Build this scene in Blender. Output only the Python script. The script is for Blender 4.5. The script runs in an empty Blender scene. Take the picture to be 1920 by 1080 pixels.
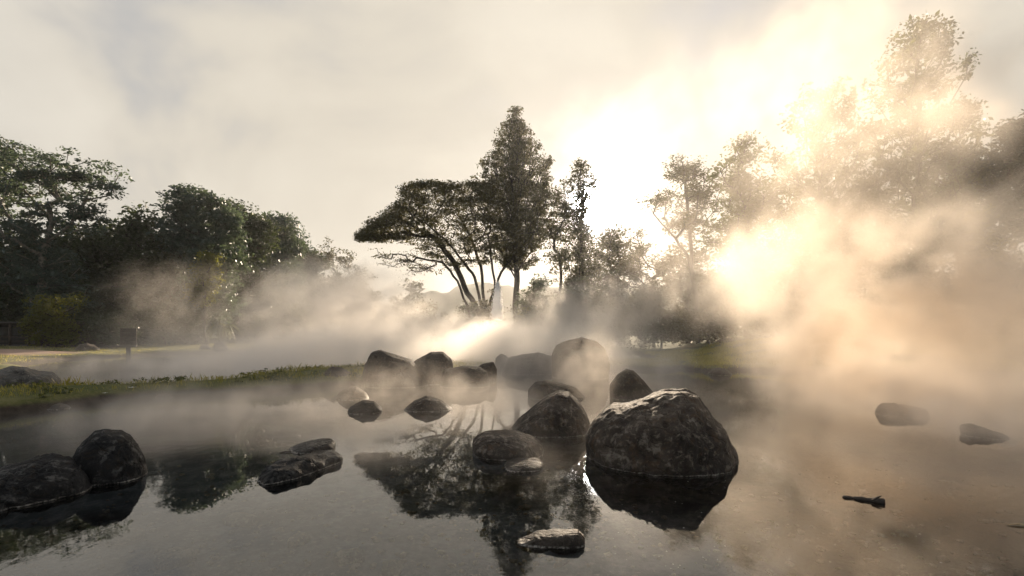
import bpy, math, random
import numpy as np
from mathutils import Vector, noise as mnoise

sc = bpy.context.scene
C = sc.collection
rng = np.random.default_rng(7)
random.seed(7)
R = math.radians

# ------------------------------------------------------------------ camera, sky, sun, exposure
F = 960.0            # focal length in pixels of the 1920 wide photograph
EYE = 1.5            # camera height above the water, metres
HOR = 628.0          # horizon row
cam = bpy.data.cameras.new('camera')
cam_o = bpy.data.objects.new('camera', cam)
C.objects.link(cam_o)
cam.sensor_width = 36.0
cam.lens = 18.0
cam.shift_y = (HOR - 540.0) / 1920.0
cam.clip_start = 0.05
cam.clip_end = 6000.0
cam_o.location = (0, 0, EYE)
cam_o.rotation_euler = (R(90), 0, 0)
sc.camera = cam_o

SUN_DIR = Vector(((1115 - 960) / F, 1.0, (HOR - 385) / F)).normalized()
SUN_EL = math.asin(SUN_DIR.z)
SUN_AZ = math.atan2(SUN_DIR.x, SUN_DIR.y)

world = bpy.data.worlds.new('World')
sc.world = world
world.use_nodes = True
wt = world.node_tree
wt.nodes.clear()


def nd(nt, typ, **kw):
    n = nt.nodes.new(typ)
    for k, v in kw.items():
        setattr(n, k, v)
    return n


def lk(nt, a, b):
    nt.links.new(a, b)


def val(nt, op, a, b=None, c=None, clamp=False):
    n = nt.nodes.new('ShaderNodeMath')
    n.operation = op
    n.use_clamp = clamp
    for i, x in enumerate((a, b, c)):
        if x is None:
            continue
        if isinstance(x, (int, float)):
            n.inputs[i].default_value = x
        else:
            nt.links.new(x, n.inputs[i])
    return n.outputs[0]


def mixc(nt, f, a, b):
    n = nt.nodes.new('ShaderNodeMix')
    n.data_type = 'RGBA'
    for s, x in ((n.inputs[0], f), (n.inputs[6], a), (n.inputs[7], b)):
        if isinstance(x, (int, float)):
            s.default_value = x
        elif isinstance(x, tuple):
            s.default_value = (x + (1,))[:4]
        else:
            nt.links.new(x, s)
    return n.outputs[2]


def ramp(nt, f, lo, hi, a=0.0, b=1.0):
    n = nt.nodes.new('ShaderNodeMapRange')
    n.interpolation_type = 'SMOOTHSTEP'
    for i, x in ((1, lo), (2, hi), (3, a), (4, b)):
        n.inputs[i].default_value = x
    nt.links.new(f, n.inputs[0])
    return n.outputs[0]


def build_sky():
    nt = wt
    out = nd(nt, 'ShaderNodeOutputWorld')
    bg = nd(nt, 'ShaderNodeBackground')
    bg.inputs['Strength'].default_value = 0.1
    sky = nd(nt, 'ShaderNodeTexSky', sky_type='NISHITA')
    sky.sun_disc = False
    sky.sun_elevation = SUN_EL
    sky.sun_rotation = SUN_AZ
    sky.air_density = 1.0
    sky.dust_density = 2.0
    tc = nd(nt, 'ShaderNodeTexCoord')
    dot = nd(nt, 'ShaderNodeVectorMath', operation='DOT_PRODUCT')
    lk(nt, tc.outputs['Generated'], dot.inputs[0])
    dot.inputs[1].default_value = SUN_DIR
    d = dot.outputs['Value']
    # thin sunlit cloud all over, brighter towards the sun, torn open here and there
    mp = nd(nt, 'ShaderNodeMapping')
    mp.inputs['Scale'].default_value = (1.0, 1.0, 1.25)
    mp.inputs['Rotation'].default_value = (0.3, 0.5, 0.0)
    lk(nt, tc.outputs['Generated'], mp.inputs['Vector'])
    nz = nd(nt, 'ShaderNodeTexNoise')
    nz.inputs['Scale'].default_value = 2.3
    nz.inputs['Detail'].default_value = 5
    nz.inputs['Roughness'].default_value = 0.5
    nz.inputs['Distortion'].default_value = 0.6
    lk(nt, mp.outputs[0], nz.inputs['Vector'])
    tosun = ramp(nt, d, 0.1, 0.95)
    cover = val(nt, 'ADD', nz.outputs['Fac'], val(nt, 'MULTIPLY', tosun, 0.20))
    spz = nd(nt, 'ShaderNodeSeparateXYZ')
    lk(nt, tc.outputs['Generated'], spz.inputs[0])
    cover = val(nt, 'SUBTRACT', cover, ramp(nt, spz.outputs['Z'], 0.25, 0.75, 0.0, 0.10))
    cover = ramp(nt, cover, 0.43, 0.68)
    bright = val(nt, 'MULTIPLY', val(nt, 'MULTIPLY_ADD', tosun, 0.1, 3.25), ramp(nt, nz.outputs['Fac'], 0.3, 0.7, 0.84, 1.08))
    cl = nd(nt, 'ShaderNodeVectorMath', operation='SCALE')
    lk(nt, mixc(nt, tosun, (0.93, 0.905, 0.86), (1.0, 0.915, 0.775)), cl.inputs[0])
    lk(nt, bright, cl.inputs['Scale'])
    # grey base of the cloud veil seen through the tears
    gr = nd(nt, 'ShaderNodeVectorMath', operation='SCALE')
    gr.inputs[0].default_value = (0.57, 0.575, 0.60)
    lk(nt, bright, gr.inputs['Scale'])
    veil = mixc(nt, 0.82, sky.outputs[0], gr.outputs[0])
    base = mixc(nt, cover, veil, cl.outputs[0])
    # bright aureole of the sun shining through thin cloud
    dc = val(nt, 'MAXIMUM', d, 0.0)
    a1 = val(nt, 'MULTIPLY', val(nt, 'POWER', dc, 3500.0), 900.0)
    a2 = val(nt, 'MULTIPLY', val(nt, 'POWER', dc, 260.0), 2.0)
    a3 = val(nt, 'MULTIPLY', val(nt, 'POWER', dc, 30.0), 0.25)
    au = nd(nt, 'ShaderNodeVectorMath', operation='SCALE')
    au.inputs[0].default_value = (1.0, 0.98, 0.95)
    lk(nt, val(nt, 'ADD', val(nt, 'ADD', a1, a2), a3), au.inputs['Scale'])
    sm = nd(nt, 'ShaderNodeVectorMath', operation='ADD')
    lk(nt, base, sm.inputs[0])
    lk(nt, au.outputs[0], sm.inputs[1])
    lk(nt, sm.outputs[0], bg.inputs['Color'])
    lk(nt, bg.outputs[0], out.inputs['Surface'])


build_sky()

sun = bpy.data.lights.new('sun', 'SUN')
sun.energy = 5.0
sun.angle = R(1.2)
sun.color = (1.0, 0.81, 0.60)
sun_o = bpy.data.objects.new('sun', sun)
C.objects.link(sun_o)
sun_o.rotation_euler = SUN_DIR.to_track_quat('Z', 'Y').to_euler()

vs = sc.view_settings
vs.view_transform = 'Standard'
vs.look = 'None'
vs.gamma = 1.0
vs.use_curve_mapping = False
vs.exposure = 1.15
cy = sc.cycles
cy.use_denoising = True
cy.max_bounces = 10
cy.diffuse_bounces = 2
cy.glossy_bounces = 3
cy.transmission_bounces = 3
cy.transparent_max_bounces = 96
cy.volume_bounces = 8
cy.volume_step_rate = 2.0
cy.volume_max_steps = 192
cy.caustics_reflective = False
cy.caustics_refractive = False
cy.sample_clamp_indirect = 4.0

# ------------------------------------------------------------------ helpers


def P(px, py, Y):
    return ((px - 960.0) / F * Y, Y, EYE + (HOR - py) / F * Y)


def G(px, py, z=0.0):
    Y = (EYE - z) * F / (py - HOR)
    return ((px - 960.0) / F * Y, Y)


def tag(o, label=None, cat=None, group=None, kind=None):
    for k, v in (('label', label), ('category', cat), ('group', group), ('kind', kind)):
        if v:
            o[k] = v
    return o


def mesh_np(name, V, Fc, mats=(), smooth=False, matidx=None):
    V = np.asarray(V, dtype=np.float32)
    Fc = np.asarray(Fc, dtype=np.int32)
    me = bpy.data.meshes.new(name)
    n, k = Fc.shape
    me.vertices.add(len(V))
    me.vertices.foreach_set('co', V.ravel())
    me.loops.add(n * k)
    me.loops.foreach_set('vertex_index', Fc.ravel())
    me.polygons.add(n)
    me.polygons.foreach_set('loop_start', np.arange(0, n * k, k, dtype=np.int32))
    me.polygons.foreach_set('loop_total', np.full(n, k, dtype=np.int32))
    if smooth:
        me.polygons.foreach_set('use_smooth', np.ones(n, dtype=bool))
    for m in mats:
        me.materials.append(m)
    if matidx is not None:
        me.polygons.foreach_set('material_index', np.asarray(matidx, dtype=np.int32))
    me.update(calc_edges=True)
    return me


def link(name, me, parent=None, loc=None):
    o = bpy.data.objects.new(name, me)
    C.objects.link(o)
    if parent is not None:
        o.parent = parent
    if loc is not None:
        o.location = loc
    return o


def empty(name, loc):
    o = bpy.data.objects.new(name, None)
    o.empty_display_size = 0.2
    o.location = loc
    C.objects.link(o)
    return o


class MB:
    """collects quads into one mesh"""

    def __init__(self):
        self.V, self.Fq = [], []

    def box(self, x0, x1, y0, y1, z0, z1):
        b = len(self.V)
        self.V += [(x0, y0, z0), (x1, y0, z0), (x1, y1, z0), (x0, y1, z0), (x0, y0, z1), (x1, y0, z1), (x1, y1, z1), (x0, y1, z1)]
        for f in ((0, 3, 2, 1), (4, 5, 6, 7), (0, 1, 5, 4), (1, 2, 6, 5), (2, 3, 7, 6), (3, 0, 4, 7)):
            self.Fq.append(tuple(b + i for i in f))
        return self

    def tube(self, pts, rad, n=6):
        pts = [Vector(p) for p in pts]
        b = len(self.V)
        for i, p in enumerate(pts):
            t = (pts[min(i + 1, len(pts) - 1)] - pts[max(i - 1, 0)]).normalized()
            u = t.cross(Vector((0.13, 0.2, 1)) if abs(t.z) < 0.95 else Vector((1, 0, 0))).normalized()
            v = t.cross(u)
            r = rad[i] if isinstance(rad, (list, tuple)) else rad
            for k in range(n):
                a = 2 * math.pi * k / n
                self.V.append(tuple(p + u * math.cos(a) * r + v * math.sin(a) * r))
        for i in range(len(pts) - 1):
            for k in range(n):
                self.Fq.append((b + i * n + k, b + i * n + (k + 1) % n, b + (i + 1) * n + (k + 1) % n, b + (i + 1) * n + k))
        return self

    def build(self, name, mat, parent=None, smooth=False, bevel=0.0):
        me = mesh_np(name, self.V, self.Fq, [mat], smooth)
        o = link(name, me, parent)
        if bevel:
            m = o.modifiers.new('bevel', 'BEVEL')
            m.width = bevel
            m.segments = 2
            m.limit_method = 'ANGLE'
        return o


# ------------------------------------------------------------------ materials


def material(name):
    m = bpy.data.materials.new(name)
    m.use_nodes = True
    nt = m.node_tree
    nt.nodes.clear()
    out = nd(nt, 'ShaderNodeOutputMaterial')
    return m, nt, out


def noise_tex(nt, vec, scale, detail=4, rough=0.55, dist=0.0):
    n = nd(nt, 'ShaderNodeTexNoise')
    n.inputs['Scale'].default_value = scale
    n.inputs['Detail'].default_value = detail
    n.inputs['Roughness'].default_value = rough
    n.inputs['Distortion'].default_value = dist
    lk(nt, vec, n.inputs['Vector'])
    return n.outputs['Fac']


def bump(nt, h, strength, dist):
    b = nd(nt, 'ShaderNodeBump')
    b.inputs['Strength'].default_value = strength
    b.inputs['Distance'].default_value = dist
    lk(nt, h, b.inputs['Height'])
    return b.outputs[0]


def mat_rock(name, dark, light, lichen, rim=True, scale=1.0):
    m, nt, out = material(name)
    bs = nd(nt, 'ShaderNodeBsdfPrincipled')
    geo = nd(nt, 'ShaderNodeNewGeometry')
    tc = nd(nt, 'ShaderNodeTexCoord')
    oi = nd(nt, 'ShaderNodeObjectInfo')
    off = nd(nt, 'ShaderNodeVectorMath', operation='ADD')
    lk(nt, tc.outputs['Object'], off.inputs[0])
    sc_ = nd(nt, 'ShaderNodeVectorMath', operation='SCALE')
    sc_.inputs[0].default_value = (31.0, 17.0, 23.0)
    lk(nt, oi.outputs['Random'], sc_.inputs['Scale'])
    lk(nt, sc_.outputs[0], off.inputs[1])
    p = off.outputs[0]
    n1 = noise_tex(nt, p, 2.2 * scale, 6, 0.62, 0.4)
    n2 = noise_tex(nt, p, 9.0 * scale, 6, 0.68)
    n3 = noise_tex(nt, p, 42.0 * scale, 4, 0.7)
    c = mixc(nt, ramp(nt, n1, 0.35, 0.68), dark, light)
    c = mixc(nt, ramp(nt, n2, 0.52, 0.66, 0, 0.85), c, lichen)
    c = mixc(nt, ramp(nt, n1, 0.50, 0.30, 0, 0.6), c, tuple(x * 0.45 for x in dark))
    n4 = noise_tex(nt, p, 4.3 * scale, 8, 0.72, 1.5)
    c = mixc(nt, ramp(nt, n4, 0.56, 0.64, 0, 0.55), c, tuple(x * 1.25 for x in lichen))
    c = mixc(nt, ramp(nt, n4, 0.46, 0.38, 0, 0.5), c, tuple(x * y for x, y in zip(light, (1.25, 0.95, 0.65))))
    c = mixc(nt, ramp(nt, n3, 0.55, 0.75, 0, 0.55), c, tuple(x * 2.6 for x in light))
    # cracks
    vo = nd(nt, 'ShaderNodeTexVoronoi', feature='DISTANCE_TO_EDGE')
    vo.inputs['Scale'].default_value = 1.7 * scale
    wv = nd(nt, 'ShaderNodeVectorMath', operation='MULTIPLY_ADD')
    nzv = nd(nt, 'ShaderNodeTexNoise')
    nzv.inputs['Scale'].default_value = 2.5 * scale
    nzv.inputs['Detail'].default_value = 5
    lk(nt, p, nzv.inputs['Vector'])
    lk(nt, nzv.outputs['Color'], wv.inputs[0])
    wv.inputs[1].default_value = (0.55, 0.55, 0.55)
    lk(nt, p, wv.inputs[2])
    lk(nt, wv.outputs[0], vo.inputs['Vector'])
    crack = ramp(nt, vo.outputs['Distance'], 0.0, 0.035)
    if rim:
        sep = nd(nt, 'ShaderNodeSeparateXYZ')
        lk(nt, geo.outputs['Position'], sep.inputs[0])
        zz = val(nt, 'ADD', sep.outputs['Z'], val(nt, 'MULTIPLY_ADD', n2, 0.03, -0.016))
        wet = ramp(nt, zz, 0.02, 0.16, 0.62, 1.0)
        sc2 = nd(nt, 'ShaderNodeVectorMath', operation='SCALE')
        lk(nt, c, sc2.inputs[0])
        lk(nt, wet, sc2.inputs['Scale'])
        c = sc2.outputs[0]
        band = val(nt, 'MULTIPLY', ramp(nt, zz, 0.002, 0.006), ramp(nt, zz, 0.010, 0.022, 1.0, 0.0))
        c = mixc(nt, val(nt, 'MULTIPLY', val(nt, 'MULTIPLY', band, ramp(nt, n3, 0.38, 0.62)), ramp(nt, n2, 0.38, 0.56, 0.35, 1.0)), c, (0.42, 0.39, 0.34))
        lk(nt, ramp(nt, zz, 0.0, 0.15, 0.42, 0.78), bs.inputs['Roughness'])
        bs.inputs['Specular IOR Level'].default_value = 0.18
    else:
        bs.inputs['Roughness'].default_value = 0.75
    lk(nt, c, bs.inputs['Base Color'])
    h = val(nt, 'ADD', val(nt, 'MULTIPLY', n2, 0.7), val(nt, 'MULTIPLY', n3, 0.35))
    h = val(nt, 'ADD', h, val(nt, 'MULTIPLY', crack, 0.35))
    lk(nt, bump(nt, h, 1.0, 0.055), bs.inputs['Normal'])
    lk(nt, bs.outputs[0], out.inputs['Surface'])
    return m


def mat_plain(name, col, col2=None, rough=0.8, scale=6.0, spec=0.3):
    m, nt, out = material(name)
    bs = nd(nt, 'ShaderNodeBsdfPrincipled')
    bs.inputs['Roughness'].default_value = rough
    bs.inputs['Specular IOR Level'].default_value = spec
    tc = nd(nt, 'ShaderNodeTexCoord')
    n = noise_tex(nt, tc.outputs['Object'], scale, 5, 0.6)
    lk(nt, mixc(nt, ramp(nt, n, 0.3, 0.7), col, col2 or tuple(x * 0.6 for x in col)), bs.inputs['Base Color'])
    lk(nt, bump(nt, n, 0.4, 0.02), bs.inputs['Normal'])
    lk(nt, bs.outputs[0], out.inputs['Surface'])
    return m


def mat_leaf(name, a, b, trans=0.45, scale=0.5):
    m, nt, out = material(name)
    geo = nd(nt, 'ShaderNodeNewGeometry')
    rnd = geo.outputs['Random Per Island']
    tc = nd(nt, 'ShaderNodeTexCoord')
    n = noise_tex(nt, tc.outputs['Object'], scale, 3)
    f = val(nt, 'ADD', val(nt, 'MULTIPLY', rnd, 0.6), val(nt, 'MULTIPLY', ramp(nt, n, 0.35, 0.65), 0.4))
    c = mixc(nt, f, a, b)
    df = nd(nt, 'ShaderNodeBsdfPrincipled')
    df.inputs['Roughness'].default_value = 0.5
    df.inputs['Specular IOR Level'].default_value = 0.4
    lk(nt, c, df.inputs['Base Color'])
    tr = nd(nt, 'ShaderNodeBsdfTranslucent')
    t2 = mixc(nt, 0.5, c, tuple(min(1, x * y) for x, y in zip(b, (2.6, 2.3, 1.0))))
    lk(nt, t2, tr.inputs['Color'])
    mx = nd(nt, 'ShaderNodeMixShader')
    mx.inputs[0].default_value = trans
    lk(nt, df.outputs[0], mx.inputs[1])
    lk(nt, tr.outputs[0], mx.inputs[2])
    lk(nt, mx.outputs[0], out.inputs['Surface'])
    return m


M = {}
M['rock'] = mat_rock('dark_rock', (0.027, 0.021, 0.016), (0.080, 0.062, 0.047), (0.23, 0.195, 0.155))
M['rock_brown'] = mat_rock('brown_rock', (0.034, 0.027, 0.020), (0.075, 0.060, 0.046), (0.13, 0.11, 0.085))
M['rock_black'] = mat_rock('black_rock', (0.011, 0.011, 0.011), (0.028, 0.027, 0.026), (0.12, 0.115, 0.105))
M['rock_bank'] = mat_rock('bank_rock', (0.05, 0.047, 0.04), (0.11, 0.10, 0.085), (0.17, 0.16, 0.13), rim=False)
M['rock_sub'] = mat_rock('submerged_rock', (0.10, 0.085, 0.06), (0.19, 0.165, 0.12), (0.26, 0.23, 0.17), rim=False)
M['bark'] = mat_plain('bark', (0.055, 0.045, 0.036), (0.025, 0.021, 0.018), 0.9, 5.0)
M['bark_pale'] = mat_plain('pale_bark', (0.26, 0.23, 0.19), (0.12, 0.105, 0.085), 0.85, 4.0)
M['wood'] = mat_plain('weathered_wood', (0.085, 0.068, 0.052), (0.04, 0.032, 0.025), 0.8, 7.0)
M['roof'] = mat_plain('roof_sheet', (0.07, 0.062, 0.056), (0.04, 0.036, 0.033), 0.7, 3.0)
M['wall_dark'] = mat_plain('dark_wall', (0.055, 0.052, 0.05), (0.035, 0.034, 0.033), 0.85, 3.0)
M['panel'] = mat_plain('grey_panel', (0.17, 0.17, 0.17), (0.12, 0.12, 0.12), 0.7, 3.0)
M['wire'] = mat_plain('wire', (0.05, 0.045, 0.04), None, 0.5, 9.0)
M['white'] = mat_plain('white_petal', (0.80, 0.79, 0.74), (0.70, 0.69, 0.62), 0.6, 20.0)
M['straw'] = mat_plain('straw', (0.45, 0.38, 0.24), (0.28, 0.22, 0.13), 0.8, 20.0)
M['foam'] = mat_plain('foam', (0.55, 0.53, 0.48), (0.38, 0.36, 0.31), 0.7, 20.0)
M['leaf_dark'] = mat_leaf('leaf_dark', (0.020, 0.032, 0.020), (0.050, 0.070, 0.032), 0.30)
M['leaf_blue'] = mat_leaf('leaf_bluegreen', (0.026, 0.044, 0.042), (0.075, 0.110, 0.095), 0.32)
M['leaf_mid'] = mat_leaf('leaf_mid', (0.030, 0.042, 0.018), (0.080, 0.095, 0.030), 0.40)
M['leaf_sunlit'] = mat_leaf('leaf_sunlit', (0.045, 0.058, 0.016), (0.115, 0.125, 0.032), 0.5)  # green foliage yellowed by sunlight, with that light put into the leaf colour
M['leaf_olive'] = mat_leaf('leaf_olive', (0.030, 0.032, 0.016), (0.065, 0.062, 0.026), 0.35)
M['blade'] = mat_leaf('grass_blade', (0.070, 0.095, 0.022), (0.27, 0.25, 0.085), 0.55, 0.35)


def mat_ground():
    m, nt, out = material('turf_and_mud')
    bs = nd(nt, 'ShaderNodeBsdfPrincipled')
    bs.inputs['Roughness'].default_value = 0.95
    bs.inputs['Specular IOR Level'].default_value = 0.15
    geo = nd(nt, 'ShaderNodeNewGeometry')
    p = geo.outputs['Position']
    sep = nd(nt, 'ShaderNodeSeparateXYZ')
    lk(nt, p, sep.inputs[0])
    n1 = noise_tex(nt, p, 0.35, 5, 0.6, 0.3)
    n2 = noise_tex(nt, p, 3.0, 6, 0.65)
    n3 = noise_tex(nt, p, 16.0, 4, 0.65)
    grass = mixc(nt, ramp(nt, n1, 0.35, 0.65), (0.065, 0.080, 0.022), (0.16, 0.15, 0.055))
    grass = mixc(nt, ramp(nt, n3, 0.45, 0.7, 0, 0.7), grass, (0.19, 0.165, 0.075))
    soil = mixc(nt, ramp(nt, n2, 0.35, 0.65), (0.035, 0.027, 0.02), (0.075, 0.058, 0.042))
    bed = mixc(nt, ramp(nt, n2, 0.4, 0.7), (0.058, 0.064, 0.066), (0.145, 0.15, 0.148))
    bed = mixc(nt, ramp(nt, n3, 0.55, 0.75, 0, 0.6), bed, (0.26, 0.235, 0.19))
    ochre = mixc(nt, ramp(nt, n2, 0.4, 0.7), (0.045, 0.027, 0.012), (0.105, 0.066, 0.033))
    bed = mixc(nt, ramp(nt, val(nt, 'ADD', sep.outputs['X'], val(nt, 'MULTIPLY', n1, 3.0)), 1.5, 5.0), bed, ochre)
    zz = val(nt, 'ADD', sep.outputs['Z'], val(nt, 'MULTIPLY_ADD', n2, 0.12, -0.06))
    c = mixc(nt, ramp(nt, zz, 0.10, 0.20), soil, grass)
    c = mixc(nt, ramp(nt, sep.outputs['Z'], -0.10, 0.0), bed, c)
    # bare reddish path at the far left of the lawn
    dx = val(nt, 'ABSOLUTE', val(nt, 'SUBTRACT', sep.outputs['Y'], val(nt, 'MULTIPLY_ADD', sep.outputs['X'], -0.18, 29.0)))
    path = val(nt, 'MULTIPLY', ramp(nt, dx, 2.2, 3.4, 1.0, 0.0), ramp(nt, sep.outputs['X'], -33.0, -29.0, 1.0, 0.0))
    path = val(nt, 'MULTIPLY', path, ramp(nt, sep.outputs['Z'], 0.05, 0.15))
    c = mixc(nt, path, c, mixc(nt, n3, (0.30, 0.20, 0.15), (0.44, 0.31, 0.24)))
    lk(nt, c, bs.inputs['Base Color'])
    lk(nt, bump(nt, val(nt, 'ADD', n2, n3), 0.7, 0.06), bs.inputs['Normal'])
    lk(nt, bs.outputs[0], out.inputs['Surface'])
    return m


def mat_water():
    m, nt, out = material('pool_water')
    geo = nd(nt, 'ShaderNodeNewGeometry')
    p = geo.outputs['Position']
    mp = nd(nt, 'ShaderNodeMapping')
    mp.inputs['Scale'].default_value = (1.0, 0.55, 1.0)
    lk(nt, p, mp.inputs['Vector'])
    n1 = noise_tex(nt, mp.outputs[0], 9.0, 3, 0.5, 0.3)
    n2 = noise_tex(nt, mp.outputs[0], 0.5, 3, 0.5)
    amp = ramp(nt, n2, 0.42, 0.62, 0.05, 1.0)
    b = bump(nt, val(nt, 'MULTIPLY', n1, amp), 0.08, 0.02)
    fr = nd(nt, 'ShaderNodeFresnel')
    fr.inputs['IOR'].default_value = 1.6
    lk(nt, b, fr.inputs['Normal'])
    gl = nd(nt, 'ShaderNodeBsdfGlossy')
    gl.inputs['Roughness'].default_value = 0.0
    gl.inputs['Color'].default_value = (1, 1, 1, 1)
    lk(nt, b, gl.inputs['Normal'])
    tr = nd(nt, 'ShaderNodeBsdfTransparent')
    tr.inputs['Color'].default_value = (0.78, 0.82, 0.83, 1)
    mx = nd(nt, 'ShaderNodeMixShader')
    lk(nt, fr.outputs[0], mx.inputs[0])
    lk(nt, tr.outputs[0], mx.inputs[1])
    lk(nt, gl.outputs[0], mx.inputs[2])
    lk(nt, mx.outputs[0], out.inputs['Surface'])
    return m


# ------------------------------------------------------------------ terrain
def poly(pts):
    return np.array(pts, dtype=float)


SPIT = poly([(-34, 7.0), G(-300, 806), G(0, 778), G(60, 770), G(100, 767), G(170, 754), G(300, 744), G(450, 737), G(600, 727), G(690, 722),
             G(830, 706), G(950, 697), G(1040, 697), G(1150, 693), G(1260, 696), (8.0, 24.0),
             (9.5, 29.0), G(1150, 670, .15), G(950, 676, .15), G(830, 683, .2), G(680, 688, .25), G(600, 693, .25), G(500, 703, .25), G(400, 709, .25), G(300, 716, .25),
             G(180, 721, .25), (-12.4, 13.2), (-16.0, 16.5), (-21, 22.0), (-34, 26.0)])
LAWN = poly([(-300, 15), (-40, 19.0), G(0, 691), G(100, 676), G(220, 669), G(330, 664), G(540, 657), (-16.0, 47.0), (-4, 46.0), (8, 44.0), (14, 40), (200, 46), (400, 700), (-400, 700)])
MOUND = poly([(7.6, 22.5), G(1330, 698), G(1400, 695), G(1500, 700), (15.5, 18.6), (21, 17.5), (28, 15.5), (60, 12), (300, 10), (300, 60), (13, 60), (10, 40), (8.6, 30)])
NEAR = poly([(-40, -40), (40, -40), (40, 0.6), (6, 1.2), (-6, 1.1), (-40, 0.8)])


def sdf(X, Y, pg):
    """signed distance, positive inside"""
    d2 = np.full(X.shape, 1e18)
    ins = np.zeros(X.shape, dtype=bool)
    n = len(pg)
    for i in range(n):
        ax, ay = pg[i]
        bx, by = pg[(i + 1) % n]
        ex, ey = bx - ax, by - ay
        t = np.clip(((X - ax) * ex + (Y - ay) * ey) / (ex * ex + ey * ey), 0, 1)
        d2 = np.minimum(d2, (X - ax - t * ex) ** 2 + (Y - ay - t * ey) ** 2)
        c = ((ay > Y) != (by > Y)) & (X < (bx - ax) * (Y - ay) / ((by - ay) if by != ay else 1e-9) + ax)
        ins ^= c
    d = np.sqrt(d2)
    return np.where(ins, d, -d)


def wob(X, Y):
    return (0.5 * np.sin(X * 1.7 + 1.3 * np.sin(Y * 0.9)) + 0.3 * np.sin(Y * 2.9 + X * 0.7) + 0.25 * np.sin(X * 4.3 - Y * 3.1)
            + 0.15 * np.sin(X * 9.1 + Y * 7.7))


def ss(x, a, b):
    t = np.clip((x - a) / (b - a), 0, 1)
    return t * t * (3 - 2 * t)


def ground_h(X, Y):
    w = wob(X, Y)
    h = np.full(X.shape, -0.42) + 0.03 * w
    s = sdf(X, Y, SPIT) + 0.10 * w
    edge = np.where(X < -7.5, 0.24, 0.30)
    hs = -0.42 + (0.42 + edge) * ss(s, -0.55, 0.16) + 0.10 * ss(s, 0.2, 1.4) * (1 - ss(X, -6, 0)) - 0.12 * ss(X, -4, 2) + 0.025 * w
    h = np.maximum(h, np.where(s > -0.6, hs, -9))
    s = sdf(X, Y, LAWN) + 0.2 * w
    hl = -0.42 + 0.62 * ss(s, -0.8, 0.6) + 0.26 * ss(s, 1, 14) + 0.5 * ss(s, 12, 40) + 0.04 * w
    h = np.maximum(h, np.where(s > -0.9, hl, -9))
    s = sdf(X, Y, MOUND) + 0.2 * w
    hm = -0.42 + 0.66 * ss(s, -0.6, 0.4) + 1.15 * ss(s, 0.6, 12) + 0.05 * w + 0.10 * np.sin(X * 0.9 + Y * 0.5) * ss(s, 1, 4)
    h = np.maximum(h, np.where(s > -0.7, hm, -9))
    s = sdf(X, Y, NEAR) + 0.1 * w
    hn = -0.42 + 0.5 * ss(s, -0.5, 0.4)
    h = np.maximum(h, np.where(s > -0.6, hn, -9))
    return h


def axis(stops):
    out = []
    for a, b, st in stops:
        out.append(np.arange(a, b, st))
    out.append(np.array([stops[-1][1]]))
    return np.concatenate(out)


def build_ground():
    xs = axis([(-2500, -400, 300), (-400, -100, 25), (-100, -40, 4), (-40, -16, 0.5), (-16, 14, 0.16), (14, 40, 0.5), (40, 100, 4), (100, 400, 25), (400, 2500, 300)])
    ys = axis([(-300, -50, 40), (-50, 0, 3), (0, 3, 0.5), (3, 30, 0.16), (30, 62, 0.5), (62, 120, 4), (120, 500, 25), (500, 3000, 250)])
    X, Y = np.meshgrid(xs, ys)
    H = ground_h(X, Y)
    V = np.stack([X, Y, H], -1).reshape(-1, 3)
    nx, ny = len(xs), len(ys)
    i = np.arange(ny - 1)[:, None] * nx + np.arange(nx - 1)[None, :]
    Fq = np.stack([i, i + 1, i + nx + 1, i + nx], -1).reshape(-1, 4)
    o = link('ground', mesh_np('ground', V, Fq, [mat_ground()], True))
    tag(o, kind='structure')


build_ground()

wm = mesh_np('water', [(-60, -8, 0), (60, -8, 0), (60, 62, 0), (-60, 62, 0)], [(0, 1, 2, 3)], [mat_water()])
tag(link('water', wm), kind='structure')


def build_hills():
    # a far wooded ridge
    xs = np.linspace(-420, 420, 200)
    rows = []
    for k, (y, f) in enumerate(((300, 0.0), (315, 0.55), (335, 0.9), (360, 1.0), (420, 0.8), (520, 0.0))):
        z = f * (27 + 9 * np.sin(xs * 0.011 + 1.0) + 4 * np.sin(xs * 0.043 + k) + 2.2 * np.sin(xs * 0.16 + 2 * k) + 1.3 * np.sin(xs * 0.37 + k))
        rows.append(np.stack([xs, np.full_like(xs, y), z - 0.5 + (0 if f else 0.0)], -1))
    V = np.concatenate(rows)
    n = len(xs)
    i = (np.arange(5)[:, None] * n + np.arange(n - 1)[None, :])
    Fq = np.stack([i, i + 1, i + n + 1, i + n], -1).reshape(-1, 4)
    o = link('hills', mesh_np('hills', V, Fq, [M['leaf_dark']], False))
    tag(o, kind='structure')


build_hills()

# ------------------------------------------------------------------ boulders
_ico = {}


def ico(sub):
    if sub not in _ico:
        import bmesh
        bm = bmesh.new()
        bmesh.ops.create_icosphere(bm, subdivisions=sub, radius=1.0)
        V = np.array([v.co[:] for v in bm.verts])
        Fc = np.array([[v.index for v in f.verts] for f in bm.faces])
        bm.free()
        _ico[sub] = (V, Fc)
    return _ico[sub]


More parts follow.
